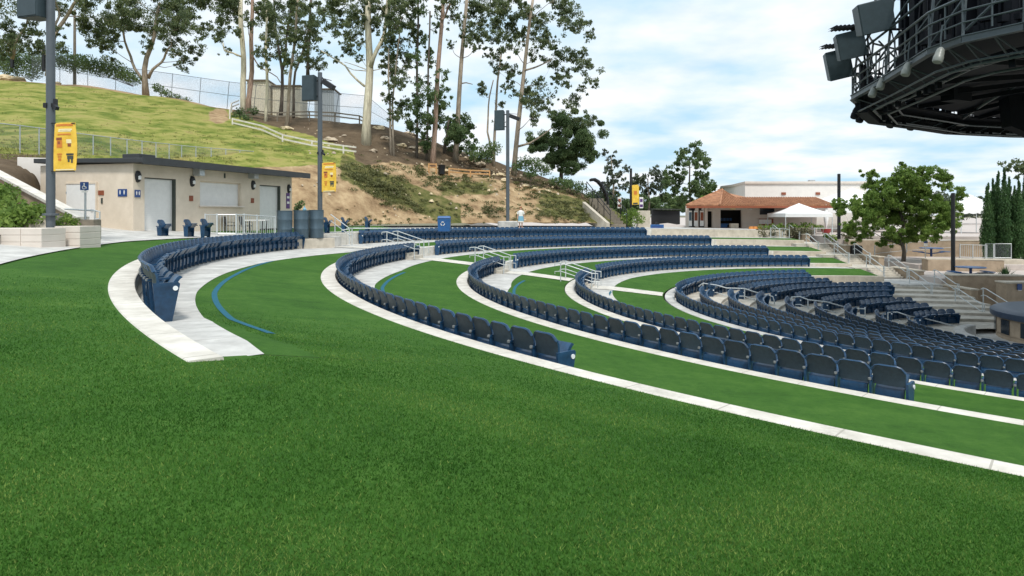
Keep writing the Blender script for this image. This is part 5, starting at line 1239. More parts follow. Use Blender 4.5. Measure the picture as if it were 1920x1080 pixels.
# the big green tree on the lower plaza and the cypress row
g_ = random.Random(9); bb = []
for i in range(95):
    a_ = g_.uniform(0, 6.28); u_ = g_.random() ** .5; x = 1690 + 92 * u_ * math.cos(a_); y = 392 + 62 * u_ * math.sin(a_)
    if y < 392 and abs(x - 1690) > 92 * math.sqrt(max(0, 1 - ((392 - y) / 74) ** 2)): continue
    bb.append((x, y - (8 if abs(x - 1690) < 45 and y < 380 else 0), g_.uniform(10, 17)))
bb += [(1640, 350, 12), (1665, 335, 13), (1690, 330, 13), (1720, 335, 12), (1745, 348, 11), (1770, 352, 9), (1605, 385, 12), (1600, 405, 12), (1615, 425, 12), (1775, 420, 12), (1790, 410, 10), (1640, 440, 12), (1740, 440, 13), (1690, 445, 12)]
tree('shade_tree', 'broad bright green tree growing below the beige plaza wall', 55, [([(1692, 483), (1692, 455), (1691, 425), (1690, 395)], [7, 5])], bb, M['bark_dark'], M['fresh'], 760, .10, None, 60, dspread=3.4, rs=.94)
def cypress(x, yt, yb, d, w, lab, s):
    o = W(x, yb, d); ht = (yb - yt) * d / F; t = thing('cypress_tree', lab, 'tree', o, 'row of columnar cypresses'); g = random.Random(s); cs = []; rs = []
    n = 26
    for i in range(n):
        f = (i + .5) / n; r = w * d / F / 2 * (min(1, .45 + 2.2 * f) if f < .3 else (1 - ((f - .3) / .7) ** 1.9)) ; cs.append((g.uniform(-.06, .06), g.uniform(-.06, .06), ht * f)); r *= g.uniform(.85, 1.1); rs.append((max(.07, r), max(.09, r), ht / n * 1.3))
    leaves('crown', cs, rs, [int(130 + 900 * r[0] ** 2) for r in rs], .085, M['cyp'], t, 1, -1.2, .35, s); MB().tube([(0, 0, -.4), (0, 0, ht * .8)], [.12, .03], 7).build('trunk', M['bark_dark'], t)
for i, (x, yt, w) in enumerate([(1852, 347, 17), (1862, 338, 15), (1871, 325, 17), (1883, 318, 18), (1892, 335, 15), (1902, 352, 15), (1910, 340, 17), (1921, 332, 18), (1934, 340, 18)]):
    nm = ['leftmost', 'second', 'third, notably tall', 'fourth and tallest', 'fifth', 'sixth and shortest', 'seventh', 'eighth', 'ninth, cut by the frame edge'][i]
    cypress(x, yt, 490, 55 + (i % 3) * .7, w * 1.45, f'dark green columnar cypress, {nm} in the row from the left', 70 + i)
tree('eucalyptus_tree', 'leafy branch tips of a tree entering above the cypresses at the right frame edge', 52, [([(1950, 480), (1945, 380), (1940, 300)], [9, 5])], [(1920, 300, 9), (1935, 290, 14), (1950, 310, 16), (1925, 318, 7), (1940, 335, 10)], M['bark'], M['euca'], 90, .18, None, 81)
# ================================================================ right side: tiled building, flat building, tents, walls, stairs
tb = thing('tiled_roof_building', 'low cream building with terracotta hipped roof and dark open bays', 'building', W(1390, 438, 74)); o = tb.location.copy()
zb = o.z; 
def Q(x, y, d): return W(x, y, d) - o
EZ = (H - 386) * 74 / F - zb      # eave height over the base
xL, xC, xR = W(1283, 0, 74).x - o.x, W(1340, 0, 72).x - o.x, W(1530, 0, 72).x - o.x
dF, dB = -2.2, 11.
# walls with bays: front wall pieces between x pixels (front at depth 74)
def xs(x): return W(x, 0, 74).x - o.x
wb = MB()
for (a_, c_, z0, z1) in ((1336, 1351, 0, EZ), (1391, 1421, 0, EZ), (1351, 1391, EZ - .45, EZ), (1421, 1530, 0, EZ), (1320, 1336, EZ - .6, EZ)):
    wb.hexa([(xs(x), y, z) for z in (z0 - .3 if z0 == 0 else z0, z1) for (x, y) in ((a_, 0), (c_ - .02, 0), (c_ - .02, .35), (a_, .35))])
wb.box(((xs(1336) + xs(1530)) / 2, 8, EZ / 2), (xs(1530) - xs(1336), .3, EZ)); wb.box((xs(1530) + .2, 4.2, EZ / 2), (.3, 7.2, EZ))
wb.build('wall', M['stucco_pale'], tb)
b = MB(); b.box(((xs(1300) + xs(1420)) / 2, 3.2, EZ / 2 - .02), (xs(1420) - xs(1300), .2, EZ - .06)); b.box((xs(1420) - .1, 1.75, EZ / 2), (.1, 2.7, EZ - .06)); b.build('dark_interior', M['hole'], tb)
b = MB()
for x in (1287, 1305, 1322): b.box((xs(x), -.3, EZ / 2), (.3, .3, EZ)); 
b.build('column', M['stucco_pale'], tb)
for x0, x1, nm in ((1289, 1295, 'white'), (1299, 1306, 'orange'), (1310, 1317, 'orange')):
    b = MB(); b.box(((xs(x0) + xs(x1)) / 2, -.5, EZ * .55), (xs(x1) - xs(x0), .06, EZ * .55)); p_ = b.build('menu_board', M['white'], tb); q = MB(); q.box(((xs(x0) + xs(x1)) / 2, -.54, EZ * .62), ((xs(x1) - xs(x0)) * .8, .02, EZ * .3)); q.build('menu_print', M['maroon' if nm == 'orange' else 'drum'], p_)
# hip roof: polygonal solid
ov = 1.1
R0 = [(xs(1277), dF, EZ), (xs(1332), dF - 1.2, EZ), (xs(1540), dF - 1.0, EZ), (xs(1540), 9, EZ), (xs(1350), 9, EZ)]
rh = (H - 357) * 78 / F - zb
ap1, ap2 = (xs(1368), 2.5, rh), (xs(1373), 5, rh); ap3 = (xs(1385), 3.0, EZ + 1.1); ap4 = (xs(1545), 2.6, EZ + 1.1)
rb = MB(); v = [Vector(p) for p in R0] + [Vector(q) for q in (ap1, ap2, (xs(1384), 1.6, EZ + .95), (xs(1540), 1.6, EZ + .95))]
rb.add(v, [(0, 1, 5), (1, 7, 5), (1, 2, 8, 7), (0, 5, 6, 4), (5, 7, 6), (7, 8, 3, 6), (6, 3, 4), (2, 3, 8)]); rb.add([p - Vector((0, 0, .12)) for p in v[:5]], [(4, 3, 2, 1, 0)])
for i in range(5): rb.add([v[i], v[(i + 1) % 5], v[(i + 1) % 5] - Vector((0, 0, .12)), v[i] - Vector((0, 0, .12))], [(0, 1, 2, 3)])
rfo = rb.build('roof', M['tile'], tb)
b = MB(); b.tube([v[1] + Vector((0, 0, .05)), v[5] + Vector((0, 0, .08))], .11, 6); b.tube([v[5] + Vector((0, 0, .08)), v[6] + Vector((0, 0, .08))], .11, 6); b.tube([v[0] + Vector((0, 0, .05)), v[5] + Vector((0, 0, .08))], .11, 6); b.tube([v[5], v[7] + Vector((0, 0, .05))], .1, 6); b.build('ridge_tiles', M['tile'], rfo)
# tile rolls: rows of half round tiles up the front slope
b = MB(); nn = 46
for i in range(nn):
    f = i / (nn - 1); e = v[1].lerp(v[2], f); tpt = v[7].lerp(v[8], max(0, min(1, (e.x - v[7].x) / (v[8].x - v[7].x)))) if e.x > v[7].x else v[1].lerp(v[5], max(0, (e.x - v[1].x) / max(.1, (v[7].x - v[1].x))))
    if (tpt - e).length > .3: b.tube([e + Vector((0, -.05, .04)), tpt + Vector((0, 0, .05))], .06, 5)
for i in range(22):
    f = i / 21; e = v[0].lerp(v[1], f); b.tube([e + Vector((0, -.03, .04)), e.lerp(v[5], .96) + Vector((0, 0, .05))], .05, 5)
b.build('roof_tiles', M['tile'], rfo)
fc = MB(); fc.bar(v[1] + Vector((0, -.03, -.16)), v[2] + Vector((0, -.03, -.16)), .06, .22); fc.bar(v[0] + Vector((0, -.03, -.16)), v[1] + Vector((0, -.03, -.16)), .06, .22); fc.build('fascia', M['maroon'], tb)
b = MB(); b.box((xs(1438), -.05, EZ * .80), (xs(1452) - xs(1425), .06, .7)); b.build('menu_screen', M['glass'], tb)
b = MB(); b.box((xs(1436), -.06, EZ * .42), (xs(1448) - xs(1421), .08, .75)); wn = b.build('serving_window', M['maroon'], tb); b = MB(); [b.box((xs(x), -.11, EZ * .43), (.45, .02, .5)) for x in (1426, 1434, 1442)]; b.build('window_pane', M['white'], wn)
b = MB(); b.box((xs(1374), -.06, EZ - .28), (.55, .08, .32)); b.build('wall_sign', M['cream'], tb)
for x in (1316, 1406):
    l = MB().lathe((xs(x), -.25, EZ - .35), [(.04, -.12), (.14, -.05), (.12, .08), (.03, .14)], 10).build('wall_lamp', M['white'], tb)
b = MB(); b.box((xs(1370), 2.2, 1.0), (2.3, .1, .14)); [b.box((xs(1358 + 6 * i), 2.15, 1.55), (.25, .06, .3)) for i in range(5)]; b.build('lit_fridge_shelf', M['bluebin'], tb)
b = MB(); b.box((xs(1359), .6, .55), (.8, .5, 1.1)); b.build('blue_cooler', M['bluebin'], tb, bevel=.03)
o2 = W(1376, 438, 72.6); tag(MB().box((0, 0, .55), (.85, .6, 1.1)).build('counter_block', M['conc_beige'], loc=o2, bevel=.03), 'tan counter block standing in the dark middle bay', 'counter')
# flat roofed building behind
fbd = thing('flat_roof_building', 'large pale flat-roofed building behind the tiled roof', 'building', W(1500, 430, 88)); o = fbd.location.copy(); ht = (430 - 346) * 88 / F
x0, x1, x2 = W(1374, 0, 95).x - o.x, W(1397, 0, 86).x - o.x, W(1625, 0, 86).x - o.x
MB().prism([(x0, 7), (x1, -2), (x2, -2), (x2, 12), (x0, 12)], -.5, ht).build('wall', M['stucco_white'], fbd)
b = MB(); b.prism([(x0 - .15, 7.0), (x1 - .1, -2.2), (x2 + .2, -2.2), (x2 + .2, 12.2), (x0 - .15, 12.2)], ht + .002, ht + .32); b.build('parapet', M['stucco_pale'], fbd, bevel=.03)
for x in (1469, 1533):
    c = W(x, 363, 86) - o; b = MB(); b.box((c.x, -2.06, c.z), (.55, .12, .32)); b.build('wall_vent', M['maroon'], fbd)
c = W(1528, 342, 88) - o; b = MB(); b.box((c.x, 1, ht + .4), (.7, .7, .5)); b.build('roof_unit', M['galv'], fbd)
# tents
def tent(x0, x1, yp, ye, yb, d, lab, dep=None, walls=False, scallop=False):
    o = W((x0 + x1) / 2, yb, d); wd = (x1 - x0) * d / F; dep = dep or wd; ze = (yb - ye) * d / F; zp = (yb - yp) * d / F
    t = thing('canopy_tent', lab, 'tent', o, 'white event tents'); b = MB(); n = 8
    rowsT = []
    for j in range(n + 1):
        f = j / n; s = 1 - f; zz = ze + (zp - ze) * (f ** 1.25); rowsT.append([(a_ * wd / 2 * s, e_ * dep / 2 * s, zz) for a_, e_ in ((-1, -1), (0, -1), (1, -1), (1, 0), (1, 1), (0, 1), (-1, 1), (-1, 0), (-1, -1))])
    b.grid(rowsT); b.build('tent_roof', M['tent'], t)
    b = MB(); hh = .28 * wd / 3.5
    cn = [(-1, -1), (1, -1), (1, 1), (-1, 1), (-1, -1)]
    for (a0, e0), (a1, e1) in zip(cn, cn[1:]):
        m = 24; r1, r2 = [], []
        for i in range(m + 1):
            f = i / m; X = (a0 + (a1 - a0) * f) * wd / 2; Y = (e0 + (e1 - e0) * f) * dep / 2; r1.append((X, Y, ze)); r2.append((X, Y, ze - hh - (.12 * abs(math.sin(f * m * .5 * math.pi / 2)) if scallop else 0)))
        b.grid([r1, r2])
    b.build('valance', M['tent'], t)
    for a_, e_ in cn[:4]: MB().box((a_ * wd / 2 * .985, e_ * dep / 2 * .985, ze / 2), (.07, .07, ze)).build('leg', M['rail'], t)
    if walls: MB().box((-wd * .12, dep * .45, ze * .55), (wd * .7, .04, ze * .5)).build('side_curtain', M['tent'], t)
    return t
tent(1455, 1541, 381, 400, 437, 70, 'small white pop-up canopy before the serving windows', walls=False)
tent(1516, 1680, 352, 386, 437, 80, 'large white peaked tent behind the second black pole', dep=9)
tent(1590, 1760, 350, 388, 437, 92, 'widest white tent mostly hidden behind the broad green tree', dep=9)
tent(1772, 1862, 364, 392, 450, 74, 'white tent with scalloped valance left of the cypresses', scallop=True)
o = W(1549, 437, 71); t = thing('closed_parasol', 'closed white parasol in a dark red base by the pop-up canopy', 'parasol', o)
MB().lathe((0, 0, 0), [(.03, .4), (.17, 1.1), (.24, 1.5), (.20, 2.4), (.05, 2.9), (.02, 3.0)], 12).build('folded_canopy', M['tent'], t, smooth=40); MB().tube([(0, 0, .2), (0, 0, 3.05)], .03, 6).build('pole', M['white'], t)
MB().lathe((0, 0, 0), [(.35, 0), (.5, .35), (.5, .45), (.3, .45)], 16).build('red_base', M['redpot'], t, smooth=40)
for i, (x, lab) in enumerate(((1408, 'left orange barrel before the dry hedge'), (1416, 'middle orange barrel before the dry hedge'), (1424, 'right orange barrel before the dry hedge'))):
    tag(MB().lathe((0, 0, 0), [(.2, 0), (.26, .3), (.26, .5), (.2, .8), (.18, .8)], 12).build('orange_barrel', M['orangebarrel'], loc=W(x, 439, 70), smooth=40), lab, 'barrel')['group'] = 'orange barrels'
# hedges and shrubs on the plaza edge
def hedge(lab, x0, x1, y, d, r, n, m_='hedge', seed=0, sc=1.):
    g = random.Random(seed); shrub('plaza_hedge', lab, [(x0 + (x1 - x0) * (i + g.random() * .6) / n, y + g.uniform(-3, 3), d + g.uniform(-.4, .4), r * g.uniform(.7, 1.15)) for i in range(n)], int(330 * sc), .12, M[m_], 'hedge', seed=seed, stem=False)
hedge('dry olive hedge along the railing before the pop-up canopy', 1428, 1520, 436, 66, .6, 22, seed=51)
hedge('green low hedge on top of the beige plaza wall', 1575, 1700, 446, 63.4, .42, 26, 'hedge', seed=52)
hedge('darker shrubs on the beige plaza wall right of the broad tree', 1700, 1790, 450, 63, .35, 14, 'bushy', seed=53)
hedge('bright green shrub at the start of the plaza stairs', 1545, 1572, 444, 63.5, .38, 7, 'fresh', seed=54)
hedge('colourful flower bed shrubs behind the dry hedge', 1425, 1545, 424, 68, .35, 18, 'fresh', seed=55)
# retaining walls, stairs
def pwall(name, lab, poly, z0, z1, m_='conc_tan', cap=True, cat='wall'):
    t = thing(name, lab, cat, (poly[0][0], poly[0][1], z0)); ox, oy = poly[0]
    MB().prism([(x - ox, y - oy) for x, y in poly], -.4, z1 - z0).build('wall_body', M[m_], t, bevel=.03)
    if cap:
        cx_ = sum(x for x, y in poly) / len(poly); cy_ = sum(y for x, y in poly) / len(poly)
        MB().prism([(cx_ + (x - cx_) * 1.0 + (.05 if x > cx_ else -.05) - ox, cy_ + (y - cy_) + (.05 if y > cy_ else -.05) - oy) for x, y in poly], z1 - z0 + .003, z1 - z0 + .09).build('coping', M['conc_beige'], t, bevel=.01)
    return t
def zpx(y, d): return -(y - H) * d / F
XS0, XS1 = 26.2, 28.1
pwall('plaza_wall', 'long tan retaining wall under the green hedge, behind the tree trunk', [(31, 62.0), (43, 60.5), (43, 61.3), (31, 62.8)], -4.4, zpx(451, 62), 'conc_tan')
pwall('plaza_wall', 'lower tan wall before the blue picnic table terrace', [(31.2, 50.4), (36.2, 49.4), (36.2, 50.2), (31.2, 51.2)], -5.2, zpx(487, 50.4), 'conc_tan')
pwall('plaza_wall', 'tan wall in front of the picnic table terrace', [(28.6, 43.6), (33.0, 43.2), (33.0, 44.0), (28.6, 44.4)], -6.0, zpx(517, 43.8), 'conc_tan')
pwall('plaza_wall', 'tan wall with a blue sign at the right frame edge', [(29.6, 40.2), (36, 40.0), (36, 40.9), (29.6, 41.1)], -6.1, zpx(531, 40.4), 'conc_tan')
pwall('plaza_wall', 'pale wall corner below the mesh-panelled railing', [(36.6, 52.2), (39.8, 51.6), (39.8, 52.8), (36.6, 53.4)], -5.2, zpx(486, 52.4), 'conc_beige', cap=False)
struct(MB().prism([(28.3, 44.3), (46, 42), (46, 50.5), (28.3, 51.4)], -6.2, zpx(518, 46)).build('picnic_terrace', M['paving']))
struct(MB().prism([(31, 51.2), (60, 50), (60, 62), (31, 62.2)], -6, zpx(487, 57)).build('tree_terrace', M['paving']))
levels = []
for k in range(2, 6):
    X, Y = rxy(k, RR[k - 1], R_(85)); levels.append((Y, zk(k, X, Y), zk(k, X, Y) - RIS))
def stairs(Y0, z0, z1, n, lab, run=.34, x0=XS0, x1=XS1):
    t = thing('stair_flight', lab, 'stairs', (x0, Y0, z1), 'flights of the far stairs'); h = (z0 - z1) / n; b = MB()
    for i in range(n):
        yb_ = Y0 - run * i; b.box(((x1 - x0) / 2, yb_ - run / 2 - Y0, (n - i) * h / 2 - h / 2 - .2), (x1 - x0, run - .002, (n - i) * h - h + .4))
    b.build('treads', M['stair'], t); return t
names = ['topmost flight of the far stairs, beside the dry hedge', 'second flight of the far stairs, beside the black bin', 'third flight of the far stairs', 'fourth flight of the far stairs, left of the tan walls', 'fifth flight of the far stairs, meeting the lower bowl', 'lowest flight of the far stairs, down to the orchestra floor']
ys = [67.5, 59.8, 54.6, 49.6, 44.2, 39.6]; zt_ = [-2.0, -2.62, -3.3, -3.95, -4.6, -5.3, -5.93]
for i in range(6):
    y1 = ys[i] - 5 * .34; yn = ys[i + 1] if i < 5 else 30
    stairs(ys[i], zt_[i], zt_[i + 1] + .0, 5, names[i])
    struct(MB().prism([(XS0 - .9, yn), (XS1 + .1, yn), (XS1 + .1, y1), (XS0 - .9, y1)], -6.5, zt_[i + 1] - .002).build('landing', M['stair']))
    if i < 5: pwall('cheek_wall', 'tan wall stepping down beside the ' + names[i].split(',')[0], [(XS1 + .12, y1 - 1.2), (XS1 + .55, y1 - 1.2), (XS1 + .55, ys[i] + .5), (XS1 + .12, ys[i] + .5)], -6.3, zt_[i + 1] + .62, 'conc_tan')
    for s_, w2 in ((XS0 + .12, 'left'), (XS1 - .12, 'right')):
        a_ = Vector((s_, ys[i] + .3, zt_[i] + .92)); c_ = Vector((s_, y1 - .3, zt_[i + 1] + .92))
        handrail([a_ + Vector((0, .2, -.1)), a_, a_.lerp(c_, .12) + Vector((0, 0, .04)), c_ + Vector((0, .2, .0)), c_ + Vector((0, -.15, 0)), c_ + Vector((0, -.15, -.35))], f'{w2} pale handrail of the {names[i].split(",")[0]}', [a_, c_], .92, .4, .03)
# walls across the ends of the far terraces (risers seen beyond the last seats)
o = W(1605, 485, 57); tag(MB().lathe((0, 0, 0), [(.42, 0), (.48, .1), (.5, 1.0), (.44, 1.12), (.2, 1.15)], 14).build('litter_bin', M['black'], loc=o, smooth=40), 'black round litter bin beside the second flight of the far stairs', 'bin')
bar_railing('plaza_railing', 'pale railing before the dry hedge on the plaza edge', [W(1445, 446, 65), W(1462, 447, 64.5), W(1480, 449, 64)], .95, 'rail', .5)
bar_railing('plaza_railing', 'pale railing along the plaza under the large white tent', [W(1527, 446, 66), W(1560, 446, 66), W(1640, 447, 66)], .95, 'rail', .8)
bar_railing('plaza_railing', 'slanting pale railing on the ramp behind the tree trunk', [W(1640, 478, 60), W(1700, 472, 60), W(1790, 466, 60)], .8, 'rail', 1.6)
bar_railing('plaza_railing', 'pale slim-barred railing left of the mesh panels', [W(1800, 484, 54), W(1824, 485, 53.5), W(1850, 486, 53)], 1.1, 'rail', .14)
t = thing('mesh_railing', 'pale framed mesh panels on the wall before the cypresses', 'railing', W(1848, 486, 52.5)); o = t.location.copy()
for x0, x1 in ((1848, 1863), (1865, 1896)):
    a_, c_ = W(x0, 486, 52.5) - o, W(x1, 486, 52.2) - o; b = MB(); b.tube([a_, a_ + Vector((0, 0, 1.2)), c_ + Vector((0, 0, 1.2)), c_], .035, 6); b.tube([a_ + Vector((0, 0, .1)), c_ + Vector((0, 0, .1))], .03, 6); fr = b.build('panel_frame', M['rail'], t)
    b = MB(); b.grid([[a_ + Vector((0, 0, .1)), c_ + Vector((0, 0, .1))], [a_ + Vector((0, 0, 1.2)), c_ + Vector((0, 0, 1.2))]]); q = b.build('wire_mesh', M['mesh'], fr); uv = q.data.uv_layers.new(name='uv')
    for li, c4 in enumerate(((0, 0), (3, 0), (3, 2.4), (0, 2.4))): uv.data[li].uv = c4
def picnic(x, y, d, lab):
    t = thing('picnic_table', lab, 'picnic table', W(x, y, d), 'blue picnic tables'); MB().lathe((0, 0, 0), [(.9, .70), (.92, .73), (.9, .76), (.01, .76)], 20).build('table_top', M['bluebin'], t, smooth=40); MB().tube([(0, 0, 0), (0, 0, .72)], .09, 8).build('pedestal', M['blue'], t)
    for i in range(2): 
        s_ = (-1, 1)[i]; b = MB(); b.box((s_ * 1.15, 0, .43), (.35, 1.1, .06)); b.bar((0, 0, .25), (s_ * 1.15, 0, .4), .08, .08); b.build('bench_seat', M['bluebin'], t, bevel=.02)
picnic(1820, 521, 46, 'blue round picnic table on the terrace right of the black pole'); picnic(1746, 481, 58, 'blue round picnic table in the shade under the broad tree')
tag(MB().lathe((0, 0, 0), [(.42, 0), (.46, .5), (.5, .55), (.3, .56)], 14).build('litter_bin', M['black'], loc=W(1848, 527, 45.2), smooth=40), 'dark low planter bin right of the blue picnic table', 'bin')
o = W(1735, 485, 56); t = thing('sign_post', 'small blue and white sign on a pale post under the broad tree', 'sign', o); MB().tube([(0, 0, 0), (0, 0, 1.5)], .035, 6).build('post', M['rail'], t); MB().box((0, -.05, 1.4), (.32, .03, .2)).build('sign_panel', M['blue'], t); MB().box((0, -.05, 1.17), (.32, .03, .22)).build('small_plate', M['white'], t)
sg = thing('wall_sign', 'small blue square sign fixed to the tan wall at the right frame edge', 'sign', Vector((32.4 , 40.12, zpx(541, 40.1)))); sg.location = W(1912, 538, 40.08)
MB().box((0, 0, 0), (.28, .03, .36)).build('sign_panel', M['blue'], sg); MB().box((0, -.02, -.2), (.2, .015, .03)).build('sign_print', M['white'], sg)
# spiky plant
o = W(1884, 524, 44.2); t = thing('spiky_plant', 'spiky dark green yucca growing by the tan wall', 'plant', o); b = MB(); g_ = random.Random(4)
for i in range(90):
    a_ = g_.uniform(0, 6.28); e_ = g_.uniform(.2, 1.45); L = g_.uniform(.7, 1.1); d_ = Vector((math.cos(a_) * math.cos(e_), math.sin(a_) * math.cos(e_), math.sin(e_))); s_ = Vector((-math.sin(a_), math.cos(a_), 0)) * .03
    b.add([-s_, s_, d_ * L * .5 + s_ * 1.1, d_ * L, d_ * L * .5 - s_ * 1.1], [(0, 1, 2, 3, 4)])
me_ = b.build('spiky_leaves', M['cyp'], t); at_ = me_.data.attributes.new('tone', 'FLOAT', 'FACE'); at_.data.foreach_set('value', [g_.random() for _ in me_.data.polygons])
# far litter of the plaza: seat-side wing walls and rails at the orchestra
wal = []
for t_ in ths(R_(118), R_(206), 1.5):
    wal.append(t_)
rows = []
for t_ in wal:
    rows.append([(CX[4] + r * math.cos(t_), CZ[4] + r * math.sin(t_), ZORC + z) for r, z in ((4.25, -.1), (4.25, .52), (4.15, .55), (3.85, .55), (3.8, .52), (3.8, -.1), (4.25, -.1))])
b = MB().grid(rows); [b.add(r[:-1], [tuple(range(6))]) for r in (rows[0], rows[-1])]
tag(b.build('curved_curb_wall', M['conc'], smooth=30), 'low curved grey wall between the last seats and the orchestra floor', 'wall')
handrail([W(1798, 622, 34), W(1800, 614, 34), W(1824, 614, 34.4), W(1826, 622, 34.4), W(1826, 640, 34.4)], 'pale rail loop standing by the low curved grey wall', [W(1800, 614, 34), W(1826, 622, 34.4)], .6, 0, .028)
# mixing counter on the orchestra floor at the right edge
t = thing('curved_counter', 'curved beige counter with dark windows and blue-grey top at the right frame edge', 'counter', (27.2, 31.2, ZORC - .75)); rw_, n_ = 4.1, 64
MB().lathe((0, 0, 0), [(rw_ - .25, -.3), (rw_ - .25, .9), (rw_ - .2, 1.0), (rw_ - .2, 1.75), (rw_ - .6, 1.76)], n_).build('counter_wall', M['conc_tan'], t)
MB().lathe((0, 0, 0), [(rw_ - .8, 1.77), (rw_ - .05, 1.77), (rw_, 1.83), (rw_, 2.05), (rw_ - .15, 2.15), (rw_ - .8, 2.2)], n_).build('counter_top', M['counter'], t, smooth=40)
for i in range(18):
    a_ = R_(20 * i + 6); b = MB(); P = []
    for q in range(5):
        aa = a_ + R_(10) * q / 4; P.append([(math.cos(aa) * r, math.sin(aa) * r, z) for r, z in ((rw_ - .21, 1.02), (rw_ - .17, 1.02), (rw_ - .17, 1.70), (rw_ - .21, 1.70))])
    b.grid([p + [p[0]] for p in P]); b.build('window', M['glass'], t)
# ---------------------------------------------------------------- stage roof ring
RP = [(1598, 30), (1660, 25.8), (1742, 21.5), (1805, 20), (1920, 18.6), (2120, 17.2)]
ZR = 5.2
ring = [Vector(((x - 960) / F * d, d, 0)) for x, d in RP]
ring += [Vector((27, 16.2, 0)), Vector((36, 17.5, 0)), Vector((42, 25, 0)), Vector((42, 34, 0)), Vector((36, 40.5, 0)), Vector((29.6, 39.8, 0)), Vector((24.6, 38.2, 0)), Vector((21.9, 36.3, 0)), Vector((17.7, 33.6, 0))]
cen = Vector((28, 29, 0)); NRG = len(ring)
sr = thing('stage_roof', 'large dark round stage canopy with railed catwalk ring hanging over the stage', 'stage canopy', cen + Vector((0, 0, ZR)))
def rp(i, s=1., z=0.): p = ring[i % NRG] - cen; return Vector((p.x * s, p.y * s, z))
def ringtube(b, s, z, r): b.tube([rp(i, s, z) for i in range(NRG + 1)], r, 6, cap=False)
b = MB()
for i in range(NRG): b.bar(rp(i, 1, 0), rp(i + 1, 1, 0), .10, .17)
for i in range(NRG): b.bar(rp(i, 1.0, -.10), rp(i + 1, 1.0, -.10), .20, .03); b.bar(rp(i, 1.0, .10), rp(i + 1, 1.0, .10), .18, .03)
b.build('ring_beam', M['stage_steel'], sr)
b = MB(); ringtube(b, 1.0, 1.25, .05); ringtube(b, 1.0, .85, .035); ringtube(b, 1.0, .5, .03); b.build('catwalk_rail', M['stage_steel'], sr)
b = MB()
for i in range(NRG):
    L = (rp(i + 1) - rp(i)).length; n = max(2, int(L / .95))
    for j in range(n): p = rp(i).lerp(rp(i + 1), j / n); b.tube([p + Vector((0, 0, .2)), p + Vector((0, 0, 1.25))], .03, 5)
b.build('rail_posts', M['stage_steel'], sr)
b = MB(); ringtube(b, .93, -.55, .06); ringtube(b, .86, -.32, .05); ringtube(b, .98, -.62, .035); ringtube(b, .88, -.75, .045)
for i in range(NRG):
    L = (rp(i + 1) - rp(i)).length; n = max(2, int(L / 1.7))
    for j in range(n):
        f = j / n; p = rp(i, 1).lerp(rp(i + 1, 1), f); q = rp(i, .93, -.55).lerp(rp(i + 1, .93, -.55), f); q2 = rp(i, .93, -.55).lerp(rp(i + 1, .93, -.55), f + .5 / n); u_ = rp(i, .86, -.32).lerp(rp(i + 1, .86, -.32), f)
        b.tube([p, q], .035, 5); b.tube([p, q2], .03, 5); b.tube([q, u_], .03, 5)
b.build('lower_truss', M['stage_steel'], sr)
b = MB(); g_ = random.Random(12)
for i in range(NRG):
    L = (rp(i + 1) - rp(i)).length; n = max(3, int(L / .62))
    for j in range(n):
        f = (j + g_.random() * .6) / n; p = rp(i, .95).lerp(rp(i + 1, .95), f); s_ = g_.uniform(.12, .3); b.box(p + Vector((0, 0, .2 + s_ * g_.uniform(.6, 2.4))), (s_, s_, s_ * g_.uniform(.8, 2.2)), g_.random() * 3)
        if g_.random() < .6: b.tube([p + Vector((0, 0, .2)), p + Vector((g_.uniform(-.3, .3), g_.uniform(-.3, .3), g_.uniform(1.2, 3.2)))], .025, 5)
        if g_.random() < .5: q = rp(i, .91, -.55).lerp(rp(i + 1, .91, -.55), f); b.box(q - Vector((0, 0, .12)), (.16, .16, .24), g_.random() * 3)
b.build('catwalk_equipment', M['stage_black'], sr)
b = MB()
for i in range(NRG):   # catwalk deck and dark equipment behind the rails
    b.add([rp(i, .99, .12), rp(i + 1, .99, .12), rp(i + 1, .84, .12), rp(i, .84, .12), rp(i, .99, .05), rp(i + 1, .99, .05), rp(i + 1, .84, .05), rp(i, .84, .05)], [(0, 1, 2, 3), (7, 6, 5, 4), (0, 4, 5, 1), (2, 6, 7, 3)])
b.build('catwalk_deck', M['stage_black'], sr)
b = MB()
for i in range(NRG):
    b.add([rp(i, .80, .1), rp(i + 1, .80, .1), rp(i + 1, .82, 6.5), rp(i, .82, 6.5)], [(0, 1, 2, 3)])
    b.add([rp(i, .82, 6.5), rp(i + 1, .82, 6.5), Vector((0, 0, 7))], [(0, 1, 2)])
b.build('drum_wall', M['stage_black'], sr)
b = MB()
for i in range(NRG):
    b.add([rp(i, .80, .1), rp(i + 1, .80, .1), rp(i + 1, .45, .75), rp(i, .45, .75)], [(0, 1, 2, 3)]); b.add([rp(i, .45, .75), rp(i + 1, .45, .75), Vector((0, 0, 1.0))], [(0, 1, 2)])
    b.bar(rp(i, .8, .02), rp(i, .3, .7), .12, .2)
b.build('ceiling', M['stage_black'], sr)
b = MB()
for i in range(NRG):
    n = 3
    for j in range(n):
        p = rp(i, .84).lerp(rp(i + 1, .84), (j + .5) / n); d_ = (rp(i + 1) - rp(i)).normalized(); out_ = Vector((d_.y, -d_.x, 0))
        if (j + i) % 2: b.box(p + Vector((0, 0, 2.2)), (.35, .35, 3.6)); 
        b.tube([p + Vector((0, 0, .2)), p + Vector((0, 0, 6))], .07, 6); b.box(p + Vector((0, 0, .75)), (.5, .5, .7))
b.build('equipment_column', M['stage_black'], sr)
b = MB()
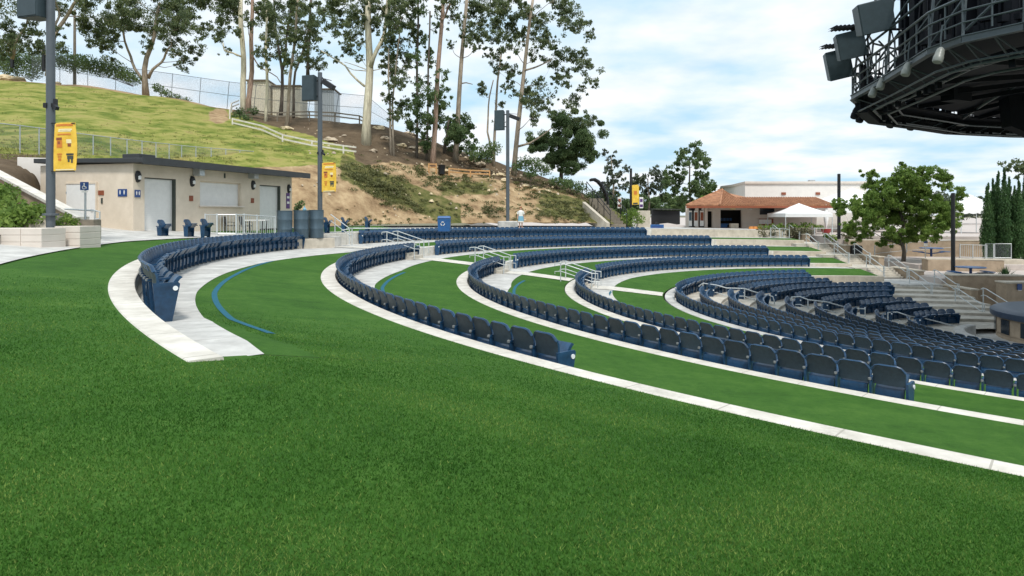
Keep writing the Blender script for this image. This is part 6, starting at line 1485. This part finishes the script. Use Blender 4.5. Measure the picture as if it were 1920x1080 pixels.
for i in range(NRG):
    for z0, z1 in ((.3, 1.9), (1.9, 3.4)):
        b.tube([rp(i, .99, z0), rp(i + 1, .95, z1)], .045, 5)
    b.tube([rp(i, .99, 1.9), rp(i + 1, .99, 1.9)], .05, 5); b.tube([rp(i, .97, 3.3), rp(i + 1, .97, 3.3)], .05, 5); b.tube([rp(i, 1, 0), rp(i, .97, 3.5)], .05, 5)
b.build('upper_truss', M['stage_steel'], sr)
# far side frame windows and white mesh screens
b = MB()
for i in range(9, NRG):
    p, q = rp(i, .97, -.25), rp(i + 1, .97, -.25); n = 4
    for j in range(n + 1): c = p.lerp(q, j / n); b.box(c + Vector((0, 0, .75)), (.12, .12, 1.9))
    b.bar(p + Vector((0, 0, .6)), q + Vector((0, 0, .6)), .1, .1); b.bar(p + Vector((0, 0, 1.6)), q + Vector((0, 0, 1.6)), .14, .3); b.bar(p + Vector((0, 0, -.2)), q + Vector((0, 0, -.2)), .5, .45)
b.build('far_side_frame', M['stage_black'], sr)
b = MB(); c_ = cen + Vector((0, 0, ZR)); P = [W(1806, 222, 36) - c_, W(1850, 192, 33) - c_, W(1925, 150, 30) - c_]
for dz in (0, .5): b.tube([p + Vector((0, 0, dz)) for p in P], .06, 6)
for i in range(14): f = i / 13; a_ = P[0].lerp(P[2], f); b.tube([a_, P[0].lerp(P[2], min(1, f + .05)) + Vector((0, 0, .5))], .035, 5)
b.build('diagonal_truss', M['stage_steel'], sr)
b = MB(); p = W(1908, 200, 33) - c_; b.hexa([p + Vector(q) for q in ((-.5, -.3, -1.0), (.7, -.3, -1.5), (.7, .4, -1.5), (-.5, .4, -1.0), (-.7, -.3, .9), (.5, -.3, 1.2), (.5, .4, 1.2), (-.7, .4, .9))]); b.build('hanging_rigging', M['stage_black'], sr)
b = MB(); a_, c2 = W(1762, 232, 38) - c_, W(1908, 232, 38.5) - c_; b.bar(a_, c2, .16, .16); [b.tube([a_.lerp(c2, f), a_.lerp(c2, f) + Vector((0, .0, .5))], .04, 5) for f in (0, .1, .5, .9)]; b.build('lighting_bar', M['stage_black'], sr)
b = MB()
for (x, y, d) in ((1793, 165, 30), (1725, 170, 34)):
    p = W(x, y, d) - c_; b.box(p, (1.2, .6, 1.2), .4)
b.build('black_screen', M['stage_black'], sr)
def spot(x, y, d, lab, can=False, r=.16, L=.5, tilt=(.3, -.2, -1)):
    o = W(x, y, d); t = thing('stage_lamp', lab, 'stage lamp', o, 'lamps under the canopy ring'); dv = Vector(tilt).normalized() * L
    P = [Vector((0, 0, 0)) + dv * f for f in (-.15, 0, .25, .5, .55, .9, 1)]; rr = [r * .4, r * .8, r, r, r * 1.12, r * 1.12, r * 1.0]
    MB().tube(P, rr, 12).build('lamp_can', M['lampcan' if can else 'stage_black'], t, smooth=40); MB().tube([Vector((0, 0, .0)), Vector((0, 0, .35)), Vector((.05, 0, .75))], .025, 6).build('yoke', M['stage_steel'], t)
for i, (x, y, d, can, w2) in enumerate(((1607, 203, 31, 0, 'first small black lamp at the left tip of the canopy ring'), (1616, 211, 33, 0, 'second small black lamp at the left tip of the canopy ring'), (1673, 222, 35, 0, 'small black lamp hanging below the far ring, left of the middle'), (1711, 227, 36, 0, 'small black lamp hanging below the far ring, before the windows'), (1789, 224, 37, 0, 'small black lamp below the far ring at the diagonal truss'),
                                        (1764, 93, 20.5, 1, 'pale lamp can hanging highest under the near ring'), (1703, 120, 23, 1, 'pale lamp can second highest under the near ring'), (1655, 148, 26, 1, 'pale lamp can third under the near ring'), (1640, 163, 27, 1, 'pale lamp can lowest under the near ring'))):
    spot(x, y, d, w2, can, (.16 if not can else .13), (.5 if not can else .42), (-.35, -.1, -1))
def cab(x, y, w_, h_, d, rz, lab, hood):
    o = W(x, y, d); a_, c_ = w_ * d / F / 2, h_ * d / F / 2; t = thing('speaker_cabinet', lab, 'loudspeaker', o, 'loudspeakers hung outside the canopy', rz)
    mt = Matrix.Rotation(R_(-12), 3, 'Y') @ Matrix.Rotation(R_(8), 3, 'X')
    b = MB(); b.hexa([mt @ Vector(q) for q in ((-a_, -.45, -c_), (a_, -.45, -c_), (a_ * .8, .55, -c_ * .9), (-a_ * .8, .55, -c_ * .9), (-a_, -.45, c_), (a_, -.45, c_), (a_ * .8, .55, c_ * .9), (-a_ * .8, .55, c_ * .9))]); b.build('cabinet', M['speaker'], t, bevel=.03)
    b = MB(); b.hexa([mt @ Vector(q) for q in ((-a_ * .94, -.48, -c_ * .95), (a_ * .94, -.48, -c_ * .95), (a_ * .94, -.452, -c_ * .95), (-a_ * .94, -.452, -c_ * .95), (-a_ * .94, -.48, c_ * .95), (a_ * .94, -.48, c_ * .95), (a_ * .94, -.452, c_ * .95), (-a_ * .94, -.452, c_ * .95))]); b.build('grille', M['speaker'], t)
    if hood:
        b = MB(); n = 18; r1, r2 = [], []
        for i in range(n + 1):
            X = -a_ * 1.3 + a_ * 2.6 * i / n; z = c_ + .16 + (.06 if i % 2 else 0); r1.append((X, -.75, z - .05)); r2.append((X, .7, z + .18))
        b.grid([r1, r2]); b.grid([[(q[0], q[1], q[2] - .1) for q in r1], [(q[0], q[1], q[2] - .1) for q in r2]]); b.grid([r1, [(q[0], q[1], q[2] - .1) for q in r1]]); b.build('rain_hood', M['stage_black'], t)
    b = MB(); b.tube([Vector((0, .3, c_ * .8)), Vector((.5, .8, c_ + .5)), Vector((1.6, 1.2, c_ + .4))], .05, 6); b.tube([Vector((.2, .5, -c_ * .5)), Vector((1.5, 1.2, -c_ * .3))], .05, 6); b.build('hanging_bracket', M['stage_black'], t)
cab(1570, 122, 42, 54, 31, R_(-14), 'lowest and leftmost dark loudspeaker outside the canopy, under a corrugated hood', True)
cab(1592, 86, 48, 50, 29, R_(-14), 'middle dark loudspeaker outside the canopy, under a corrugated hood', True)
cab(1636, 34, 60, 58, 26, R_(-10), 'topmost and largest dark loudspeaker outside the canopy', False)
# ---------------------------------------------------------------- person on the promenade
o = W(976.5, 428, 55); psn = thing('person', 'auburn-haired person standing on the promenade in a long white and blue top', 'person', o)
def skin_fig(name, V, E2, RD, m_, parent, sub=1):
    me = bpy.data.meshes.new(name); me.from_pydata(V, E2, []); ob = bpy.data.objects.new(name, me); C.objects.link(ob); ob.parent = parent
    md = ob.modifiers.new('skin', 'SKIN'); md.use_smooth_shade = True
    for i, r in enumerate(RD): me.skin_vertices[0].data[i].radius = (r if isinstance(r, tuple) else (r, r))
    me.skin_vertices[0].data[0].use_root = True
    s = ob.modifiers.new('sub', 'SUBSURF'); s.levels = s.render_levels = sub; me.materials.append(m_); return ob
V = [(0, 0, .92), (0, 0, 1.12), (0, 0, 1.36), (0, 0, 1.45), (0, 0, 1.52), (0, -.01, 1.60), (0, -.005, 1.68)]
E2 = [(0, 1), (1, 2), (2, 3), (3, 4), (4, 5), (5, 6)]; RD = [(.155, .11), (.13, .10), (.16, .10), .07, .055, (.085, .10), (.075, .09)]
for s_ in (-1, 1):
    n = len(V); V += [(s_ * .10, 0, .84), (s_ * .10, -.01, .48), (s_ * .10, .02, .09), (s_ * .11, -.13, .035)]; E2 += [(0, n), (n, n + 1), (n + 1, n + 2), (n + 2, n + 3)]; RD += [.085, .06, .04, .035]
    n = len(V); V += [(s_ * .20, 0, 1.38), (s_ * .25, .0, 1.12), (s_ * .26, -.06, .90), (s_ * .265, -.08, .83)]; E2 += [(2, n), (n, n + 1), (n + 1, n + 2), (n + 2, n + 3)]; RD += [.055, .042, .032, .03]
    hnd = n + 3
    for f in range(5):
        m_ = len(V); V += [(s_ * .265 + (f - 2) * .012, -.10 - .006 * f, .785), (s_ * .262 + (f - 2) * .014, -.105, .735 + .01 * abs(f - 2))]; E2 += [(hnd, m_), (m_, m_ + 1)]; RD += [.011, .008]
skin_fig('body', V, E2, RD, M['skin'], psn)
b = MB(); b.lathe((0, 0, 0), [(.24, .50), (.23, .70), (.205, .95), (.17, 1.14), (.20, 1.34), (.15, 1.44), (.085, 1.475)], 18)
b.v = [(x, y * .68, z) for x, y, z in b.v]; b.build('long_top', M['white'], psn, smooth=40)
b = MB(); b.lathe((0, 0, 0), [(.247, .62), (.236, .72), (.222, .86), (.205, 1.0)], 18); b.v = [(x + (.01), y * .70 - .002, z) for x, y, z in b.v]; b.f = b.f[:-2]; b.m = b.m[:-2]; b.build('blue_print', M['skyblue'], psn, smooth=40)
for s_ in (-1, 1): MB().tube([(s_ * .17, 0, 1.40), (s_ * .22, 0, 1.28), (s_ * .25, 0, 1.14)], [.075, .068, .06], 10).build('sleeve', M['white'], psn, smooth=40)
b = MB(); b.lathe((0, .015, 0), [(.02, 1.79), (.08, 1.765), (.108, 1.70), (.105, 1.62), (.09, 1.55), (.05, 1.52)], 14); b.v = [(x, y + (.03 if z < 1.66 else .0), z) for x, y, z in b.v]; b.build('hair', M['hair'], psn, smooth=40)
# ---------------------------------------------------------------- short turf blades near the camera
NB = 370000
d_ = np.exp(rng.uniform(math.log(1.9), math.log(13.0), NB * 2)); a_ = rng.uniform(-1.0, .95, NB * 2); X = d_ * a_; Y = d_
dx, dy = X - CX[0], Y - CZ[0]; r = np.hypot(dx, dy); th_ = np.mod(np.arctan2(dy, dx), 2 * np.pi)
tA = T1END
ok = (rng.random(NB * 2) > np.clip((d_ - 6) / 7, 0, 1)) & (r > RR[1] + .05) & (r < RR[0] + 12) & ~((r < RR[0] + .04) & (r > RR[0] - 1.30) & (th_ < tA - .003)); ok &= ~((th_ < tA) & (r < RR[0] - 1.2) & (r > RR[0] - 1.72) & False)
X, Y, r, th_ = X[ok][:NB], Y[ok][:NB], r[ok][:NB], th_[ok][:NB]
def blue_r(t): return np.interp(np.degrees(t), [183, 187, 198, 206, te], [33.25, 33.5, 33.9, 34.3, 34.62])
nb = np.abs(r - blue_r(th_)) > .075; nb |= th_ > R_(te)
X, Y, r, th_ = X[nb], Y[nb], r[nb], th_[nb]
Zb = np.array([(z_out(rr, t) if rr >= RR[0] else (z_merge(rr, t) if t >= tA else z_ter(1, rr, t))) for rr, t in zip(r, th_)])
N = len(X); hgt = rng.uniform(.006, .016, N) * (1 + .05 * Y); wdt = rng.uniform(.0012, .0026, N) * (1 + .12 * Y); ang = rng.uniform(0, 6.283, N); ln = rng.normal(0, .55, (N, 2)) * hgt[:, None]
ux, uy = np.cos(ang) * wdt, np.sin(ang) * wdt
V = np.empty((N, 3, 3), np.float32)
V[:, 0] = np.stack([X - ux, Y - uy, Zb], 1); V[:, 1] = np.stack([X + ux, Y + uy, Zb], 1); V[:, 2] = np.stack([X + ln[:, 0], Y + ln[:, 1], Zb + hgt], 1)
me = bpy.data.meshes.new('grass_blades'); me.vertices.add(3 * N); me.vertices.foreach_set('co', V.ravel()); me.loops.add(3 * N); me.loops.foreach_set('vertex_index', np.arange(3 * N, dtype=np.int32)); me.polygons.add(N); me.polygons.foreach_set('loop_start', np.arange(0, 3 * N, 3, dtype=np.int32)); me.update(calc_edges=True)
pn = np.sin(X * 1.7 + 1.3 * np.sin(Y * 1.1)) * np.sin(Y * 2.3 + np.sin(X * 2.1)) * .26
tone = np.clip(rng.beta(2, 2.6, N) + pn, 0, 1); tone[rng.random(N) < .012] = 1
at_ = me.attributes.new('tone', 'FLOAT', 'FACE'); at_.data.foreach_set('value', tone.astype(np.float32)); me.materials.append(M['blade'])
o = bpy.data.objects.new('grass', me); C.objects.link(o); struct(o, 'stuff'); tag(o, 'short green artificial turf pile in the foreground', 'grass')
# ================================================================ sky, sun, camera
w = bpy.data.worlds.new('World'); sc.world = w; w.use_nodes = True; nt = w.node_tree; n = nt.nodes; L = nt.links; n.clear()
SUN_EL, SUN_AZ = R_(58), R_(168)
sky = n.new('ShaderNodeTexSky'); sky.sky_type = 'NISHITA'; sky.sun_disc = False; sky.sun_elevation = SUN_EL; sky.sun_rotation = SUN_AZ; sky.air_density = 1.0; sky.dust_density = 1.0
bg1 = n.new('ShaderNodeBackground'); bg1.inputs[1].default_value = .13; L.new(sky.outputs[0], bg1.inputs[0])
tc = n.new('ShaderNodeTexCoord'); sep = n.new('ShaderNodeSeparateXYZ'); L.new(tc.outputs['Generated'], sep.inputs[0])
def mth(op, a, b_=None):
    q = n.new('ShaderNodeMath'); q.operation = op
    for i, v_ in enumerate((a, b_)):
        if v_ is None: continue
        if isinstance(v_, (int, float)): q.inputs[i].default_value = v_
        else: L.new(v_, q.inputs[i])
    return q.outputs[0]
zc = mth('ADD', mth('MAXIMUM', sep.outputs[2], 0), .16)
cmb = n.new('ShaderNodeCombineXYZ'); L.new(mth('DIVIDE', sep.outputs[0], zc), cmb.inputs[0]); L.new(mth('DIVIDE', sep.outputs[1], zc), cmb.inputs[1])
nz = n.new('ShaderNodeTexNoise'); nz.inputs['Scale'].default_value = 1.15; nz.inputs['Detail'].default_value = 9; nz.inputs['Roughness'].default_value = .55; nz.inputs['Distortion'].default_value = .35; L.new(cmb.outputs[0], nz.inputs['Vector'])
cr = n.new('ShaderNodeValToRGB'); cr.color_ramp.elements[0].position = .30; cr.color_ramp.elements[0].color = (.78, .78, .78, 1); cr.color_ramp.elements[1].position = .48; cr.color_ramp.elements[1].color = (1, 1, 1, 1); L.new(nz.outputs['Fac'], cr.inputs['Fac'])
nz2 = n.new('ShaderNodeTexNoise'); nz2.inputs['Scale'].default_value = 1.9; nz2.inputs['Detail'].default_value = 6; L.new(cmb.outputs[0], nz2.inputs['Vector'])
cc = n.new('ShaderNodeValToRGB'); cc.color_ramp.elements[0].position = .33; cc.color_ramp.elements[0].color = (.43, .64, .80, 1); cc.color_ramp.elements[1].position = .60; cc.color_ramp.elements[1].color = (.80, .83, .86, 1); L.new(nz2.outputs['Fac'], cc.inputs['Fac'])
bg2 = n.new('ShaderNodeBackground'); bg2.inputs[1].default_value = 1.0; L.new(cc.outputs[0], bg2.inputs[0])
mx = n.new('ShaderNodeMixShader'); L.new(cr.outputs[0], mx.inputs[0]); L.new(bg1.outputs[0], mx.inputs[1]); L.new(bg2.outputs[0], mx.inputs[2])
out = n.new('ShaderNodeOutputWorld'); L.new(mx.outputs[0], out.inputs[0])
sl = bpy.data.lights.new('sun', 'SUN'); sl.energy = 2.3; sl.angle = R_(9); sl.color = (1, .96, .9); so_ = bpy.data.objects.new('sun', sl); C.objects.link(so_)
sv = Vector((math.sin(SUN_AZ) * math.cos(SUN_EL), math.cos(SUN_AZ) * math.cos(SUN_EL), math.sin(SUN_EL)))
so_.rotation_euler = sv.to_track_quat('Z', 'Y').to_euler()
cd = bpy.data.cameras.new('camera'); cam = bpy.data.objects.new('camera', cd); C.objects.link(cam); cam.location = (0, 0, 0); cam.rotation_euler = (R_(90), 0, 0)
cd.sensor_width = 36; cd.lens = 36 * F / 1920; cd.shift_y = -(540 - H) / 1920; cd.clip_start = .1; cd.clip_end = 6000; sc.camera = cam
sc.view_settings.view_transform = 'Standard'; sc.view_settings.look = 'None'; sc.view_settings.exposure = .36; sc.view_settings.gamma = 1
